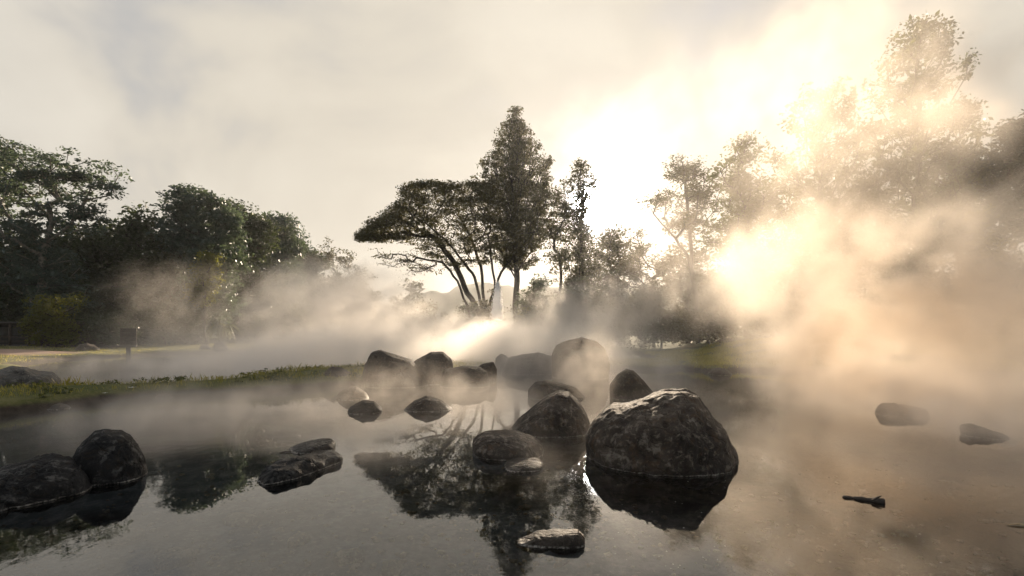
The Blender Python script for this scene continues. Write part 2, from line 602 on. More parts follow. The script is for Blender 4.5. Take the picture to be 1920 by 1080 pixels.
def boulder(name, label, outline, yc, yf, mat='rock', sub=5, rough=1.0, sink=0.22, group=None, back=1.0, seed=0, base_z=0.0, cat='boulder', yaw=0.0, kind=None):
    """outline: photo points of the rock's front view from its left end over the top to its right end; yc the photo row of the ground (or
    water) under its middle, yf that of its foremost foot. The rock gets that profile at its own distance, and its depth from yf."""
    Yc = (EYE - base_z) * F / (yc - HOR)
    Yf = (EYE - base_z) * F / (yf - HOR)
    dF = max(Yc - Yf, 0.05)
    pts = np.array([((px - 960) / F * Yc, EYE + (HOR - py) / F * Yc) for px, py in outline])
    pts = np.concatenate([pts[i] + (pts[i + 1] - pts[i]) * np.linspace(0, 1, 10, endpoint=False)[:, None] for i in range(len(pts) - 1)] + [pts[-1:]])
    cx = 0.5 * (pts[0, 0] + pts[-1, 0])
    ang = math.atan2(cx, Yc)
    pts[:, 0] = cx + (pts[:, 0] - cx) * math.cos(ang)
    yaw = yaw - ang
    top = pts[:, 1].max() - base_z
    width = abs(pts[-1, 0] - pts[0, 0])
    cz = base_z + 0.12 * top
    dF = min(dF, 0.62 * width)
    q = pts - np.array([cx, cz])
    dep = sink * max(top, 0.25 * width) + 0.12 * top
    # lower side: from the right end round the sunken belly to the left end
    nb = 9
    a0 = math.atan2(q[-1, 1], q[-1, 0])
    a1 = math.atan2(q[0, 1], q[0, 0])
    if a1 > 0:
        a1 -= 2 * math.pi
    if a0 > 0:
        a0 = min(a0, 0.6)
    low = []
    r0, r1 = np.hypot(*q[-1]), np.hypot(*q[0])
    for k in range(1, nb):
        t = k / nb
        a = a0 + (a1 - a0) * t
        e = 1.0 / math.sqrt((math.cos(a) / (0.5 * width)) ** 2 + (math.sin(a) / dep) ** 2)
        b = r0 + (r1 - r0) * t
        wgt = math.sin(math.pi * t) ** 0.5
        low.append((a, b * (1 - wgt) + e * wgt))
    th = np.concatenate([np.arctan2(q[:, 1], q[:, 0]), [a for a, _ in low]])
    rr = np.concatenate([np.hypot(q[:, 0], q[:, 1]), [r for _, r in low]])
    th = np.mod(th, 2 * math.pi)
    od = np.argsort(th)
    th, rr = th[od], rr[od]
    V, Fc = ico(sub)
    # squash the sphere into a blockier super-ellipsoid before shaping
    D = V.copy()
    th_v = np.mod(np.arctan2(D[:, 2], D[:, 0]), 2 * math.pi)
    s = np.hypot(D[:, 0], D[:, 2])
    rad = np.interp(th_v, np.concatenate([th - 2 * math.pi, th, th + 2 * math.pi]), np.tile(rr, 3))
    s2 = 1 - (1 - np.clip(s, 0, 1)) ** 1.6
    Pn = np.stack([np.cos(th_v) * rad * s2, D[:, 1] * np.where(D[:, 1] < 0, dF, dF * back), np.sin(th_v) * rad * s2], -1)
    # keep the waterline's foremost point: the depth is largest near the foot
    up = np.clip(Pn[:, 2] / max(top, 1e-3), 0, 1)
    Pn[:, 1] *= (1 - 0.25 * up ** 2)
    size = max(width, top) * 0.5
    out = np.empty_like(Pn)
    sd = Vector((seed * 7.31 + 3.1, seed * 3.17, seed * 5.77))
    for i in range(len(Pn)):
        p = Vector(Pn[i])
        u = p / size
        a = mnoise.fractal(u * 1.3 + sd, 0.9, 2.0, 5)
        b = mnoise.fractal(u * 3.7 + sd * 1.7, 0.8, 2.1, 4)
        c = abs(mnoise.noise(u * 2.1 + sd * 0.6))
        f = abs(mnoise.noise(u * 11.0 + sd))
        g = mnoise.fractal(u * 9.0 + sd * 2.3, 0.7, 2.1, 4)
        amt = size * (0.050 * a + 0.032 * b + 0.016 * g - 0.05 * max(0.0, 0.09 - c) / 0.09 * 0.6 + 0.008 * f) * rough
        edge = abs(D[i][1])
        nrm = Vector((p.x / (width * width + 1e-6), 2.5 * p.y / (4 * dF * dF + 1e-6), p.z / (top * top * 1.5 + 1e-6)))
        nrm = nrm.normalized() if nrm.length > 0 else Vector((0, -1, 0))
        out[i] = p + nrm * amt * (0.45 + 1.2 * edge)
    out[:, 0] *= 1 + 0.9 * np.minimum(out[:, 1], 0) / Yc
    if yaw:
        c_, s_ = math.cos(yaw), math.sin(yaw)
        out = np.stack([out[:, 0] * c_ - out[:, 1] * s_, out[:, 0] * s_ + out[:, 1] * c_, out[:, 2]], -1)
    out[:, 2] += cz - base_z
    o = link(name, mesh_np(name, out, Fc, [M[mat]], True), None, (cx, Yc, base_z))
    tag(o, label, cat, group, kind)
    return o


GP = 'stones standing in the hot pool'
boulder('boulder', 'largest brown boulder, broad and lumpy, in the right foreground water',
        [(1097, 852), (1094, 820), (1104, 796), (1122, 775), (1143, 760), (1158, 760), (1172, 757), (1205, 747), (1245, 734), (1285, 733), (1308, 742), (1322, 761), (1340, 785), (1357, 800), (1364, 822), (1377, 838), (1377, 862)],
        850, 895, 'rock', 6, .9, group=GP, seed=1, back=.6)
boulder('boulder', 'pointed egg shaped boulder touching the largest boulder on its left',
        [(953, 808), (973, 786), (998, 766), (1028, 742), (1048, 733), (1068, 736), (1085, 752), (1098, 772), (1106, 790), (1104, 815)],
        803, 828, 'rock', 6, 0.6, group=GP, seed=2, back=.7)
boulder('boulder', 'low rounded loaf shaped stone in front of the egg shaped boulder',
        [(886, 842), (886, 827), (903, 814), (930, 810), (965, 813), (1000, 822), (1016, 834), (1021, 850)],
        845, 865, 'rock', 5, 0.5, group=GP, seed=3)
boulder('stone', 'small triangular wet stone at the foot of the loaf shaped stone',
        [(944, 876), (950, 868), (970, 866), (995, 864), (1012, 865), (1020, 869)], 874, 890, 'rock', 5, 0.7, group=GP, seed=4, cat='stone')
boulder('boulder', 'flat topped oval stone half hidden behind the egg shaped boulder',
        [(990, 746), (990, 730), (1003, 717), (1022, 714), (1050, 719), (1080, 728), (1098, 744)], 744, 751, 'rock_brown', 5, 0.5, group=GP, seed=5)
boulder('boulder', 'peaked boulder standing right behind the largest boulder',
        [(1142, 745), (1143, 722), (1158, 703), (1174, 692), (1188, 695), (1206, 712), (1226, 737)], 745, 752, 'rock_brown', 5, 0.7, group=GP, seed=6)
boulder('stone', 'long flat slab awash in the water at the bottom of the photo',
        [(962, 1020), (985, 1012), (1003, 1003), (1040, 997), (1086, 994), (1096, 1005), (1097, 1021)], 1017, 1030, 'rock_brown', 5, 0.5, group=GP, seed=7, cat='stone')
boulder('boulder', 'black rounded upright boulder in the left foreground water',
        [(134, 890), (135, 858), (146, 836), (164, 818), (178, 808), (198, 805), (228, 811), (247, 821), (260, 840), (274, 866), (279, 893)],
        893, 921, 'rock_black', 6, .9, group=GP, seed=8, back=.7)
boulder('boulder', 'long black boulder cut by the left edge of the photo',
        [(-150, 946), (-125, 900), (-40, 884), (0, 882), (60, 870), (105, 868), (145, 880), (176, 906), (192, 932)],
        930, 968, 'rock_black', 6, 0.9, group=GP, seed=9, back=0.8)
boulder('stone', 'upper of two thin dark slabs lying together on the left of the pool',
        [(538, 843), (560, 834), (600, 829), (622, 827), (630, 834), (629, 843)], 841, 852, 'rock_black', 5, 0.6, group=GP, seed=10, cat='stone')


def slab(name, label, x, y, L, W, H, yaw, mat, seed, z=0.0, group=None, cat='stone', sub=4, kind=None):
    V, Fc = ico(sub)
    Pn = np.sign(V) * np.abs(V) ** np.array([0.85, 0.85, 0.75]) * np.array([L / 2, W / 2, H])
    sd = Vector((seed * 4.7, seed * 2.3, seed * 9.1))
    s = max(L, W) * 0.5
    out = np.array([tuple(Vector(p) * (1 + 0.22 * mnoise.fractal(Vector(p) / s * 1.4 + sd, 0.9, 2.0, 4)) + Vector((0, 0, 0.045 * s * mnoise.fractal(Vector(p) / s * 2.5 + sd * 2, 0.8, 2.0, 3)))) for p in Pn])
    o = link(name, mesh_np(name, out, Fc, [M[mat]], True), None, (x, y, z))
    o.rotation_euler = (0, 0, yaw)
    tag(o, label, cat, group, kind)
    return o


slab('stone', 'lower, longer of two dark slabs lying together on the left of the pool', -2.36, 5.63, 1.15, 0.46, 0.15, R(68), 'rock_black', 11, 0.0, GP, sub=5)
boulder('stone', 'lens shaped dark stone alone in the middle of the pool',
        [(756, 769), (775, 753), (800, 743), (825, 750), (851, 769)], 767, 773, 'rock', 5, 0.35, group=GP, seed=12, cat='stone', sink=0.4)
boulder('stone', 'left slab of the wet pair in front of the tall hazy boulder',
        [(629, 746), (636, 737), (650, 727), (668, 725), (686, 737), (695, 750)], 746, 752, 'rock_brown', 5, 0.5, group=GP, seed=13, cat='stone')
boulder('stone', 'right slab of the wet pair in front of the tall hazy boulder',
        [(648, 777), (655, 765), (680, 751), (702, 754), (718, 768)], 771, 780, 'rock_brown', 5, 0.5, group=GP, seed=14, cat='stone')
GM = 'boulders along the grassy dam'
boulder('boulder', 'tall hazy boulder with a humped top, leftmost big one on the dam',
        [(684, 724), (681, 697), (690, 672), (697, 660), (712, 656), (738, 665), (772, 675), (794, 697), (806, 726)], 721, 728, 'rock_brown', 5, 0.6, group=GM, seed=15)
boulder('boulder', 'shoulder of stone peeping out left behind the tall hazy boulder',
        [(678, 716), (682, 685), (693, 673), (715, 674), (740, 716)], 714, 717, 'rock_brown', 4, 0.5, group=GM, seed=16)
boulder('boulder', 'smooth domed boulder just right of the tall hazy boulder',
        [(748, 720), (756, 692), (782, 674), (808, 660), (831, 660), (848, 675), (851, 697), (850, 720)], 716, 723, 'rock_brown', 5, 0.5, group=GM, seed=17)
boulder('boulder', 'low flat brown boulder beside the gap in the dam',
        [(826, 722), (834, 692), (868, 686), (900, 688), (914, 697), (919, 724)], 722, 730, 'rock_brown', 5, 0.6, group=GM, seed=18)
boulder('boulder', 'upright pale slab at the very edge of the bright gap in the dam',
        [(880, 718), (893, 690), (905, 682), (925, 678), (932, 692), (931, 719)], 716, 720, 'rock_brown', 4, 0.5, group=GM, seed=19)
boulder('boulder', 'small rounded stone at the back of the gap in the dam',
        [(925, 698), (930, 670), (940, 663), (950, 667), (962, 697)], 697, 701, 'rock_brown', 4, 0.5, group=GM, seed=20)
boulder('boulder', 'long low hazy stone between the gap and the big round boulder',
        [(938, 702), (950, 672), (980, 665), (1010, 661), (1036, 668), (1044, 703)], 698, 703, 'rock_brown', 5, 0.5, group=GM, seed=21)
boulder('boulder', 'biggest round boulder on the dam, veiled in steam',
        [(1036, 712), (1034, 665), (1043, 646), (1060, 639), (1090, 632), (1120, 640), (1135, 655), (1143, 682), (1141, 712)], 706, 713, 'rock_brown', 5, 0.6, group=GM, seed=22)
boulder('boulder', 'small dark boulder in the grassy dam left of the tall hazy boulder',
        [(600, 722), (608, 698), (622, 687), (640, 690), (668, 705), (682, 722)], 720, 727, 'rock_brown', 5, 0.5, group=GM, seed=23)
boulder('boulder', 'knobbly low rock in the golden steam at the right',
        [(1638, 780), (1650, 761), (1675, 757), (1705, 763), (1735, 765), (1744, 782)], 778, 785, 'rock_brown', 5, 1.5, group=GP, seed=24)
boulder('stone', 'flat tapering rock awash at the far right of the pool',
        [(1798, 806), (1815, 799), (1850, 804), (1885, 814), (1907, 826)], 818, 826, 'rock_brown', 5, 1.5, group=GP, seed=25, cat='stone')
boulder('boulder', 'long dark rock bedded in the grass at the left end of the bank',
        [(-60, 730), (-22, 700), (0, 692), (25, 686), (50, 690), (75, 700), (104, 702), (118, 715), (121, 730)], 722, 734, 'rock_bank', 5, 0.7, seed=26, base_z=0.28)
boulder('stone', 'flat dark stone in the water under the grassy bank',
        [(290, 746), (296, 740), (308, 738), (320, 740), (326, 746)], 745, 748, 'rock', 4, 0.5, group=GP, seed=27, cat='stone')
boulder('stone', 'pale flat stone at the water edge below the bank rock',
        [(84, 768), (97, 759), (112, 755), (128, 761), (136, 768)], 766, 771, 'rock_brown', 4, 0.5, group=GP, seed=28, cat='stone')
boulder('boulder', 'wide domed rock faint in the steam on the far shore',
        [(662, 645), (680, 624), (700, 617), (725, 621), (746, 645)], 651, 653, 'rock', 4, 0.5, seed=29, base_z=0.35)
boulder('boulder', 'low rounded rock with a sunlit rim on the far left lawn',
        [(138, 656), (150, 646), (163, 643), (178, 648), (190, 656)], 656, 658, 'rock', 4, 0.5, seed=30, base_z=0.35)
boulder('boulder', 'rock at the foot of the drooping palm shrub',
        [(398, 655), (402, 644), (412, 640), (424, 645), (430, 655)], 655, 657, 'rock', 4, 0.5, seed=31, base_z=0.35)
boulder('boulder', 'small flat rock left of the one under the palm shrub',
        [(372, 653), (378, 646), (388, 645), (398, 653)], 653, 655, 'rock', 4, 0.5, seed=32, base_z=0.35)
boulder('boulder', 'dark rock at the foot of the sunlit grassy mound',
        [(1326, 702), (1334, 693), (1350, 689), (1366, 694), (1374, 702)], 702, 706, 'rock_brown', 4, 0.7, group=GP, seed=33)

# stones under the water
for k, (px, py, L, W, yaw) in enumerate(((655, 1040, .26, .17, .3), (225, 1000, .42, .26, .2), (450, 972, .40, .2, -.3), (330, 1045, .3, .2, .9), (735, 1062, .18, .12, .1), (560, 1010, .22, .15, 1.2))):
    Yb = (EYE + 0.36) * F / (py - HOR)
    slab('submerged_stone', ('pale stone under the water at the bottom centre', 'broad pale stone under the water below the black boulders', 'oval pale stone under the water right of the black boulders',
                             'pale stone on the pool bed near the bottom edge at left', 'smallest pale stone under water at the bottom edge', 'dim stone under the water between the slabs and the bottom edge')[k],
         (px - 960) / F * Yb, Yb, L, W, 0.06, yaw, 'rock_sub', 40 + k, -0.38, 'stones lying on the pool bed', 'stone', 3)


def driftwood():
    b = MB()
    x0, y0 = G(1580, 933)
    x1, y1 = G(1657, 943)
    pts, rad = [], []
    for k in range(19):
        t = k / 18
        r_ = 0.011 + 0.021 * t ** 1.2 + 0.003 * math.sin(t * 17) + 0.002 * math.sin(t * 41)
        pts.append((x0 + (x1 - x0) * t, y0 + (y1 - y0) * t + 0.012 * math.sin(t * 5), r_ * 0.35))
        rad.append(r_)
    b.tube(pts, rad, 9)
    b.V += [tuple(np.mean(b.V[-9:], axis=0))]
    n = len(b.V) - 1
    for k in range(0, 9):
        b.Fq.append((n - 9 + k, n - 9 + (k + 1) % 9, n, n))
    b.V = [tuple(Vector(v) + Vector((mnoise.noise(Vector(v) * 60), mnoise.noise(Vector(v) * 60 + Vector((9, 3, 1))), mnoise.noise(Vector(v) * 60 + Vector((2, 8, 5))))) * .007) for v in b.V]
    o = b.build('driftwood', M['wood'], None, False)
    b2 = MB()
    b2.tube([(x1 - .10, y1, .02), (x1 - .05, y1 + .01, .045), (x1 - .005, y1 + .02, .058)], [.012, .009, .003], 6)
    b2.build('splinter', M['wood'], o)
    tag(o, 'dark broken stick of driftwood floating right of the largest boulder', 'driftwood')
    b = MB()
    x0, y0 = G(1888, 985)
    b.tube([(x0, y0, .004), (x0 + .08, y0 - .01, .012), (x0 + .17, y0 - .035, .006)], [.003, .009, .006], 6)
    tag(b.build('twig', M['straw'], None, True), 'pale twig afloat at the lower right edge', 'twig')
    b = MB()
    x0, y0 = G(524, 850)
    b.tube([(x0, y0, .004), (x0 + .06, y0 + .03, .012), (x0 + .14, y0 + .05, .008)], [.004, .008, .004], 6)
    tag(b.build('twig', M['wood'], None, True), 'dark twig at the left tip of the upper slab', 'twig')


driftwood()


def flower(px, py, z, s, label):
    x, y = G(px, py, z)
    root = empty('white_flower', (x, y, z))
    tag(root, label, 'flower', 'white blossoms fallen on the bank')
    for k in range(5):
        a = k * 2 * math.pi / 5 + px
        u, v = Vector((math.cos(a), math.sin(a), .25)), Vector((-math.sin(a), math.cos(a), 0))
        V = [Vector((0, 0, 0)), u * .5 * s + v * .22 * s, u * s + Vector((0, 0, -.05 * s)), u * .5 * s - v * .22 * s]
        link('petal', mesh_np('petal', [tuple(p) for p in V], [(0, 1, 2, 3)], [M['white']]), root)


flower(247, 727, 0.26, 0.10, 'white blossom lying in the grass near the middle of the bank')
flower(197, 737, 0.20, 0.06, 'smaller pale blossom left of the white one on the bank')
flower(167, 741, 0.16, 0.05, 'faint pale blossom nearest the bank rock')

b = MB()
p0 = P(97, 710, 11.3)
p1 = P(104, 718, 11.2)
b.tube([p0, tuple((np.array(p0) + np.array(p1)) / 2), p1], [.008, .012, .007], 6)
tag(b.build('straw_stalk', M['straw']), 'pale dry stalk leaning against the dark bank rock', 'stalk')


def foam():
    V, Fq = [], []
    spots = [(1250, 1034), (1262, 1058), (1340, 1025), (1318, 1045), (1223, 960), (1282, 990), (1258, 1066), (1150, 1010), (1272, 1064), (1500, 890), (1520, 905), (1478, 868)]
    for k in range(70):
        spots.append((rng.uniform(1150, 1800), rng.uniform(870, 1075)))
    for px, py in spots:
        x, y = G(px, py)
        s = rng.uniform(.003, .008)
        b_ = len(V)
        n = 7
        V.append((x, y, s * .5 + .001))
        for k in range(n):
            a = 2 * math.pi * k / n
            r = s * rng.uniform(.6, 1.2)
            V.append((x + r * math.cos(a), y + r * math.sin(a), .0008))
        for k in range(n):
            Fq.append((b_, b_ + 1 + k, b_ + 1 + (k + 1) % n))
    o = link('foam_specks', mesh_np('foam_specks', V, Fq, [M['foam']]))
    tag(o, 'pale specks of foam drifting on the water', kind='stuff')


foam()

# ------------------------------------------------------------------ grass


def grass(name, label, n, xr, yr, hr, width, keep, mat='blade'):
    X = rng.uniform(*xr, n)
    Y = rng.uniform(*yr, n)
    H = ground_h(X, Y)
    ok = (H > 0.07) & keep(X, Y)
    patch = np.array([mnoise.noise(Vector((x * .8, y * .8, 0))) for x, y in zip(X, Y)])
    ok &= rng.random(n) < np.clip(0.70 + 1.5 * patch, 0.05, 1)
    X, Y, H, patch = X[ok], Y[ok], H[ok], patch[ok]
    n = len(X)
    h = rng.uniform(*hr, n) * np.clip(1 + patch * 0.8, .5, 1.8)
    a = rng.uniform(0, 2 * math.pi, n)
    lean = h * rng.uniform(.1, .7, n)
    la = rng.uniform(0, 2 * math.pi, n)
    w = width * rng.uniform(.6, 1.3, n)
    ux, uy = np.cos(a) * w, np.sin(a) * w
    V = np.empty((n, 4, 3))
    V[:, 0] = np.stack([X - ux, Y - uy, H - .02], -1)
    V[:, 1] = np.stack([X + ux, Y + uy, H - .02], -1)
    V[:, 2] = np.stack([X + np.cos(la) * lean * .4 + ux * .6, Y + np.sin(la) * lean * .4 + uy * .6, H + h * .6], -1)
    V[:, 3] = np.stack([X + np.cos(la) * lean, Y + np.sin(la) * lean, H + h], -1)
    i = np.arange(n)[:, None] * 4
    Fq = np.concatenate([i + np.array([[0, 1, 2]]), i + np.array([[0, 2, 3]])])
    o = link(name, mesh_np(name, V.reshape(-1, 3), Fq, [M[mat]]))
    tag(o, label, kind='stuff')


grass('grass', 'short grass on the bank and dam', 90000, (-17, 8), (8, 28), (.03, .11), .006, lambda X, Y: sdf(X, Y, SPIT) > 0)
grass('grass', 'sunlit grass on the mound at the right', 60000, (7.5, 20), (17, 38), (.05, .18), .012, lambda X, Y: sdf(X, Y, MOUND) > 0)
grass('grass', 'mown grass of the far lawn', 60000, (-48, -2), (20, 58), (.03, .10), .014, lambda X, Y: (sdf(X, Y, LAWN) > 0) & ~((X < -30) & (np.abs(Y - (29 - .18 * X)) < 2.8)))

grass('grass_tufts', 'longer grass overhanging the edge of the bank', 26000, (-17, 2), (8, 24), (.08, .22), .008, lambda X, Y: (sdf(X, Y, SPIT) > .02) & (sdf(X, Y, SPIT) < .55) & (np.sin(X * 2.1 + Y) + np.sin(X * .9 - Y * 1.7) > .2))


def weeds():
    pts = []
    while len(pts) < 70:
        x, y = rng.uniform(-15, -3), rng.uniform(9, 19)
        X, Y = np.array([x]), np.array([y])
        d = sdf(X, Y, SPIT)[0]
        if 0.05 < d and (d < .6 or rng.random() < .3) and ground_h(X, Y)[0] > .08:
            pts.append((x, y, ground_h(X, Y)[0] + .05))
    me = leaf_mesh('weeds', np.array(pts), 34, .085, .075, .5, M['leaf_mid'], .55, 0.0)
    tag(link('weeds', me), 'low broad leaved weeds among the grass of the bank', kind='stuff')


def pebbles():
    Vi, Fi = ico(1)
    n = 900
    V, Fq = [], []
    for k in range(n):
        py = rng.uniform(860, 1110)
        px = rng.uniform(-60, 1980)
        x, y = G(px, py, -.40)
        s_ = rng.uniform(.01, .045) * (1.6 if rng.random() < .08 else 1)
        z = float(ground_h(np.array([x]), np.array([y]))[0])
        q = Vi * np.array([s_, s_ * rng.uniform(.6, 1), s_ * .5]) * (1 + .25 * rng.normal(size=(len(Vi), 1)))
        a = rng.uniform(0, 6.28)
        q = np.stack([q[:, 0] * math.cos(a) - q[:, 1] * math.sin(a) + x, q[:, 0] * math.sin(a) + q[:, 1] * math.cos(a) + y, q[:, 2] + z + s_ * .2], -1)
        Fq.append(Fi + len(V) * len(Vi))
        V.append(q)
    tag(link('pebbles', mesh_np('pebbles', np.concatenate(V), np.concatenate(Fq), [M['rock_sub']], True)), 'pebbles scattered on the bed of the pool', kind='stuff')


pebbles()

# ------------------------------------------------------------------ trees


def leaf_mesh(name, tips, per, spread, size, aspect, mat, flat=0.6, droop=0.3, parent=None):
    n = len(tips) * per
    c = np.repeat(np.asarray(tips), per, 0)
    if np.ndim(spread):
        spread = np.repeat(spread, per)[:, None]
    g = rng.normal(size=(n, 3))
    g *= (np.minimum(np.linalg.norm(g, axis=1), 1.9) / (np.linalg.norm(g, axis=1) + 1e-9))[:, None]
    c = c + g * spread * np.array([1, 1, flat])
    u = rng.normal(size=(n, 3))
    u[:, 2] = u[:, 2] * 0.5 - droop
    u /= np.linalg.norm(u, axis=1)[:, None]
    v = np.cross(u, rng.normal(size=(n, 3)))
    v /= np.linalg.norm(v, axis=1)[:, None] + 1e-9
    L = size * np.clip(np.exp(rng.normal(-.06, .36, n)), .4, 1.9)[:, None]
    W = L * aspect
    w = np.cross(u, v)
    V = np.empty((n, 4, 3))
    V[:, 0] = c - u * L * .5
    V[:, 1] = c + v * W * .5 + w * W * .12
    V[:, 2] = c + u * L * .5
    V[:, 3] = c - v * W * .5 + w * W * .12
    Fq = np.arange(n * 4).reshape(n, 4)
    return mesh_np(name, V.reshape(-1, 3), Fq, [mat])


weeds()


def skeleton(trunks, tips, bend=0.12, up=0.25, longp=0.30):
    """greedy branching: every tip grows from the node that is nearest by way and by length"""
    nodes, par, plen = [], [], []
    for tr in trunks:
        last = -1
        for k, p in enumerate(tr):
            p = np.array(p, float)
            nodes.append(p)
            par.append(last)
            plen.append(0.0 if last < 0 else plen[last] + float(np.linalg.norm(p - nodes[last])))
            last = len(nodes) - 1
    ntr = len(nodes)
    starts = [i for i in range(ntr) if par[i] < 0]
    root0 = nodes[starts[0]]
    tips = np.asarray(tips)
    allt = np.array(nodes)
    d0 = np.min(np.linalg.norm(tips[:, None] - allt[None], axis=2), axis=1)
    ends = []
    for t in tips[np.argsort(d0)]:
        A = np.array(nodes)
        dv = t - A
        d = np.linalg.norm(dv, axis=1)
        cost = d * (1 + 0.9 * np.clip(-dv[:, 2] / (d + 1e-6) + 0.05, 0, 1)) + longp * np.array(plen) * 0.6
        bad = A[:, 2] < root0[2] + 0.12 * (t[2] - root0[2])
        cost[bad] += 40
        j = int(np.argmin(cost))
        a = nodes[j]
        L = d[j]
        m = max(1, min(4, int(L / 1.1)))
        last = j
        for k in range(1, m + 1):
            s = k / m
            p = a + (t - a) * s
            if k < m:
                p = p + rng.normal(size=3) * bend * L / m + np.array([0, 0, up * L * .12 * math.sin(math.pi * s)])
            nodes.append(p)
            par.append(last)
            plen.append(plen[last] + float(np.linalg.norm(p - nodes[last])))
            last = len(nodes) - 1
        ends.append(last)
    return np.array(nodes), np.array(par), ends, ntr


def limb_mesh(name, nodes, par, ends, ntr, r_base, r_tip, mat, power=0.5):
    n = len(nodes)
    cnt = np.zeros(n)
    for e in ends:
        cnt[e] += 1
    for i in range(n - 1, -1, -1):
        if par[i] >= 0:
            cnt[par[i]] += cnt[i]
    tot = max(1.0, cnt.max())
    r = r_tip + (r_base - r_tip) * (np.maximum(cnt, 0.5) / tot) ** power
    V, Fq = [], []
    for i in range(n):
        j = par[i]
        if j < 0:
            continue
        a, b_ = nodes[j], nodes[i]
        d = b_ - a
        L = np.linalg.norm(d)
        if L < 1e-4:
            continue
        d = d / L
        u = np.cross(d, [0.31, 0.17, 0.93] if abs(d[2]) < .9 else [1, 0, 0])
        u /= np.linalg.norm(u)
        w = np.cross(d, u)
        ra, rb = min(r[j], r[i] * 1.35), r[i]
        k = 7 if rb > 0.08 else 4
        b0 = len(V)
        for (p, rr) in ((a - d * ra * .3, ra), (b_ + d * rb * .2, rb)):
            for q in range(k):
                t = 2 * math.pi * q / k
                V.append(p + u * math.cos(t) * rr + w * math.sin(t) * rr)
        for q in range(k):
            Fq.append((b0 + q, b0 + (q + 1) % k, b0 + k + (q + 1) % k, b0 + k + q))
    return mesh_np(name, np.array(V), Fq, [mat], True)


def ell_tips(lobes, Y, n, base, dscale=0.8, shell=0.55, dmax=6.0):
    """tips spread through lobes given as photo ellipses at distance Y; local coordinates about base"""
    ar = np.array([l[2] * l[3] for l in lobes], float)
    pick = rng.choice(len(lobes), n, p=ar / ar.sum())
    out = []
    for k in pick:
        px, py, rx, ry = lobes[k][:4]
        c = np.array(P(px, py, Y))
        v = rng.normal(size=3)
        v /= np.linalg.norm(v)
        s = rng.uniform(shell, 1.0) if rng.random() < .75 else rng.uniform(0.1, shell)
        rad = np.array([rx / F * Y, min(dscale * 0.5 * (rx + ry) / F * Y, dmax), ry / F * Y])
        out.append(c + v * s * rad)
    return np.array(out) - np.array(base)


def cone_tips(prof, px, Y, n, base, shell=0.5, dscale=1.0):
    """prof: list of (row, half width in photo px)"""
    rows = np.array([p[0] for p in prof], float)
    hw = np.array([p[1] for p in prof], float)
    out = []
    while len(out) < n:
        py = rng.uniform(rows.min(), rows.max())
        w = np.interp(py, rows, hw)
        if rng.random() > (w + 4) / (hw.max() + 4):
            continue
        a = rng.uniform(0, 2 * math.pi)
        lump = 1 + 0.10 * math.sin(3 * a + py * .07) + 0.10 * math.sin(py * .21 + 2 * a)
        s = math.sqrt(rng.uniform(shell ** 2, 1.0)) if rng.random() < .8 else rng.uniform(0, shell)
        c = np.array(P(px, py, Y))
        out.append(c + np.array([math.cos(a) * s * w * lump / F * Y, math.sin(a) * s * w * lump * dscale / F * Y, 0]))
    return np.array(out) - np.array(base)


def tree(name, label, px, Y, tips_fn, ntips, per, spread, size, leaf, trunks=None, trunk_top=None, r_base=0.3, bark='bark', group=None, aspect=0.5, flat=0.6, bare=0.0, cat='tree', r_tip=0.015, longp=0.3, droop=0.3, power=0.5, bend=0.12):
    x = (px - 960) / F * Y
    z = float(ground_h(np.array([x]), np.array([Y]))[0])
    base = (x, Y, z)
    tips = tips_fn(ntips, base)
    tips = tips[tips[:, 2] > 0.3]
    if cat == 'shrub' and 'climbing' not in label or ' low tree' in label or 'low in the wood' in label:
        lo_, hi_ = tips[:, 2].min(), tips[:, 2].max()      # leafy down to the ground
        tips[:, 2] -= max(0.0, lo_ - 0.25) * (1 - ((tips[:, 2] - lo_) / (hi_ - lo_ + 1e-6)) ** 1.5)
    if trunks is None:
        tx, ty = trunk_top if trunk_top else (px, None)
        top = np.array(P(tx, ty, Y)) - np.array(base) if ty is not None else np.array([0, 0, tips[:, 2].max() * .6])
        m = max(4, int(top[2] / 0.9))
        trunks = [[tuple(top * (k / m) + (np.array([math.sin(k * .9 + px) * .12, math.cos(k * 1.3 + px) * .12, 0]) if 0 < k < m else 0)) for k in range(m + 1)]]
    nodes, par, ends, ntr = skeleton(trunks, tips, bend=bend, longp=longp)
    root = empty(name, base)
    tag(root, label, cat, group)
    link('trunk', limb_mesh('trunk', nodes, par, ends, ntr, r_base, r_tip, M[bark], power), root)
    lt = tips
    if bare:
        lt = tips[rng.random(len(tips)) > bare]
    sp = spread * rng.uniform(.6, 1.35, len(lt))
    link('crown', leaf_mesh('crown', lt, per, sp, size, aspect, M[leaf], flat, droop), root)
    return root


def E_(lobes, Y, **kw):
    return lambda n, base: ell_tips(lobes, Y, n, base, **kw)


def K_(prof, px, Y, **kw):
    return lambda n, base: cone_tips(prof, px, Y, n, base, **kw)


GL = 'trees of the dark wood on the left'
GR = 'trees in the sunlit steam on the right'
GS = 'undergrowth at the edge of the wood'

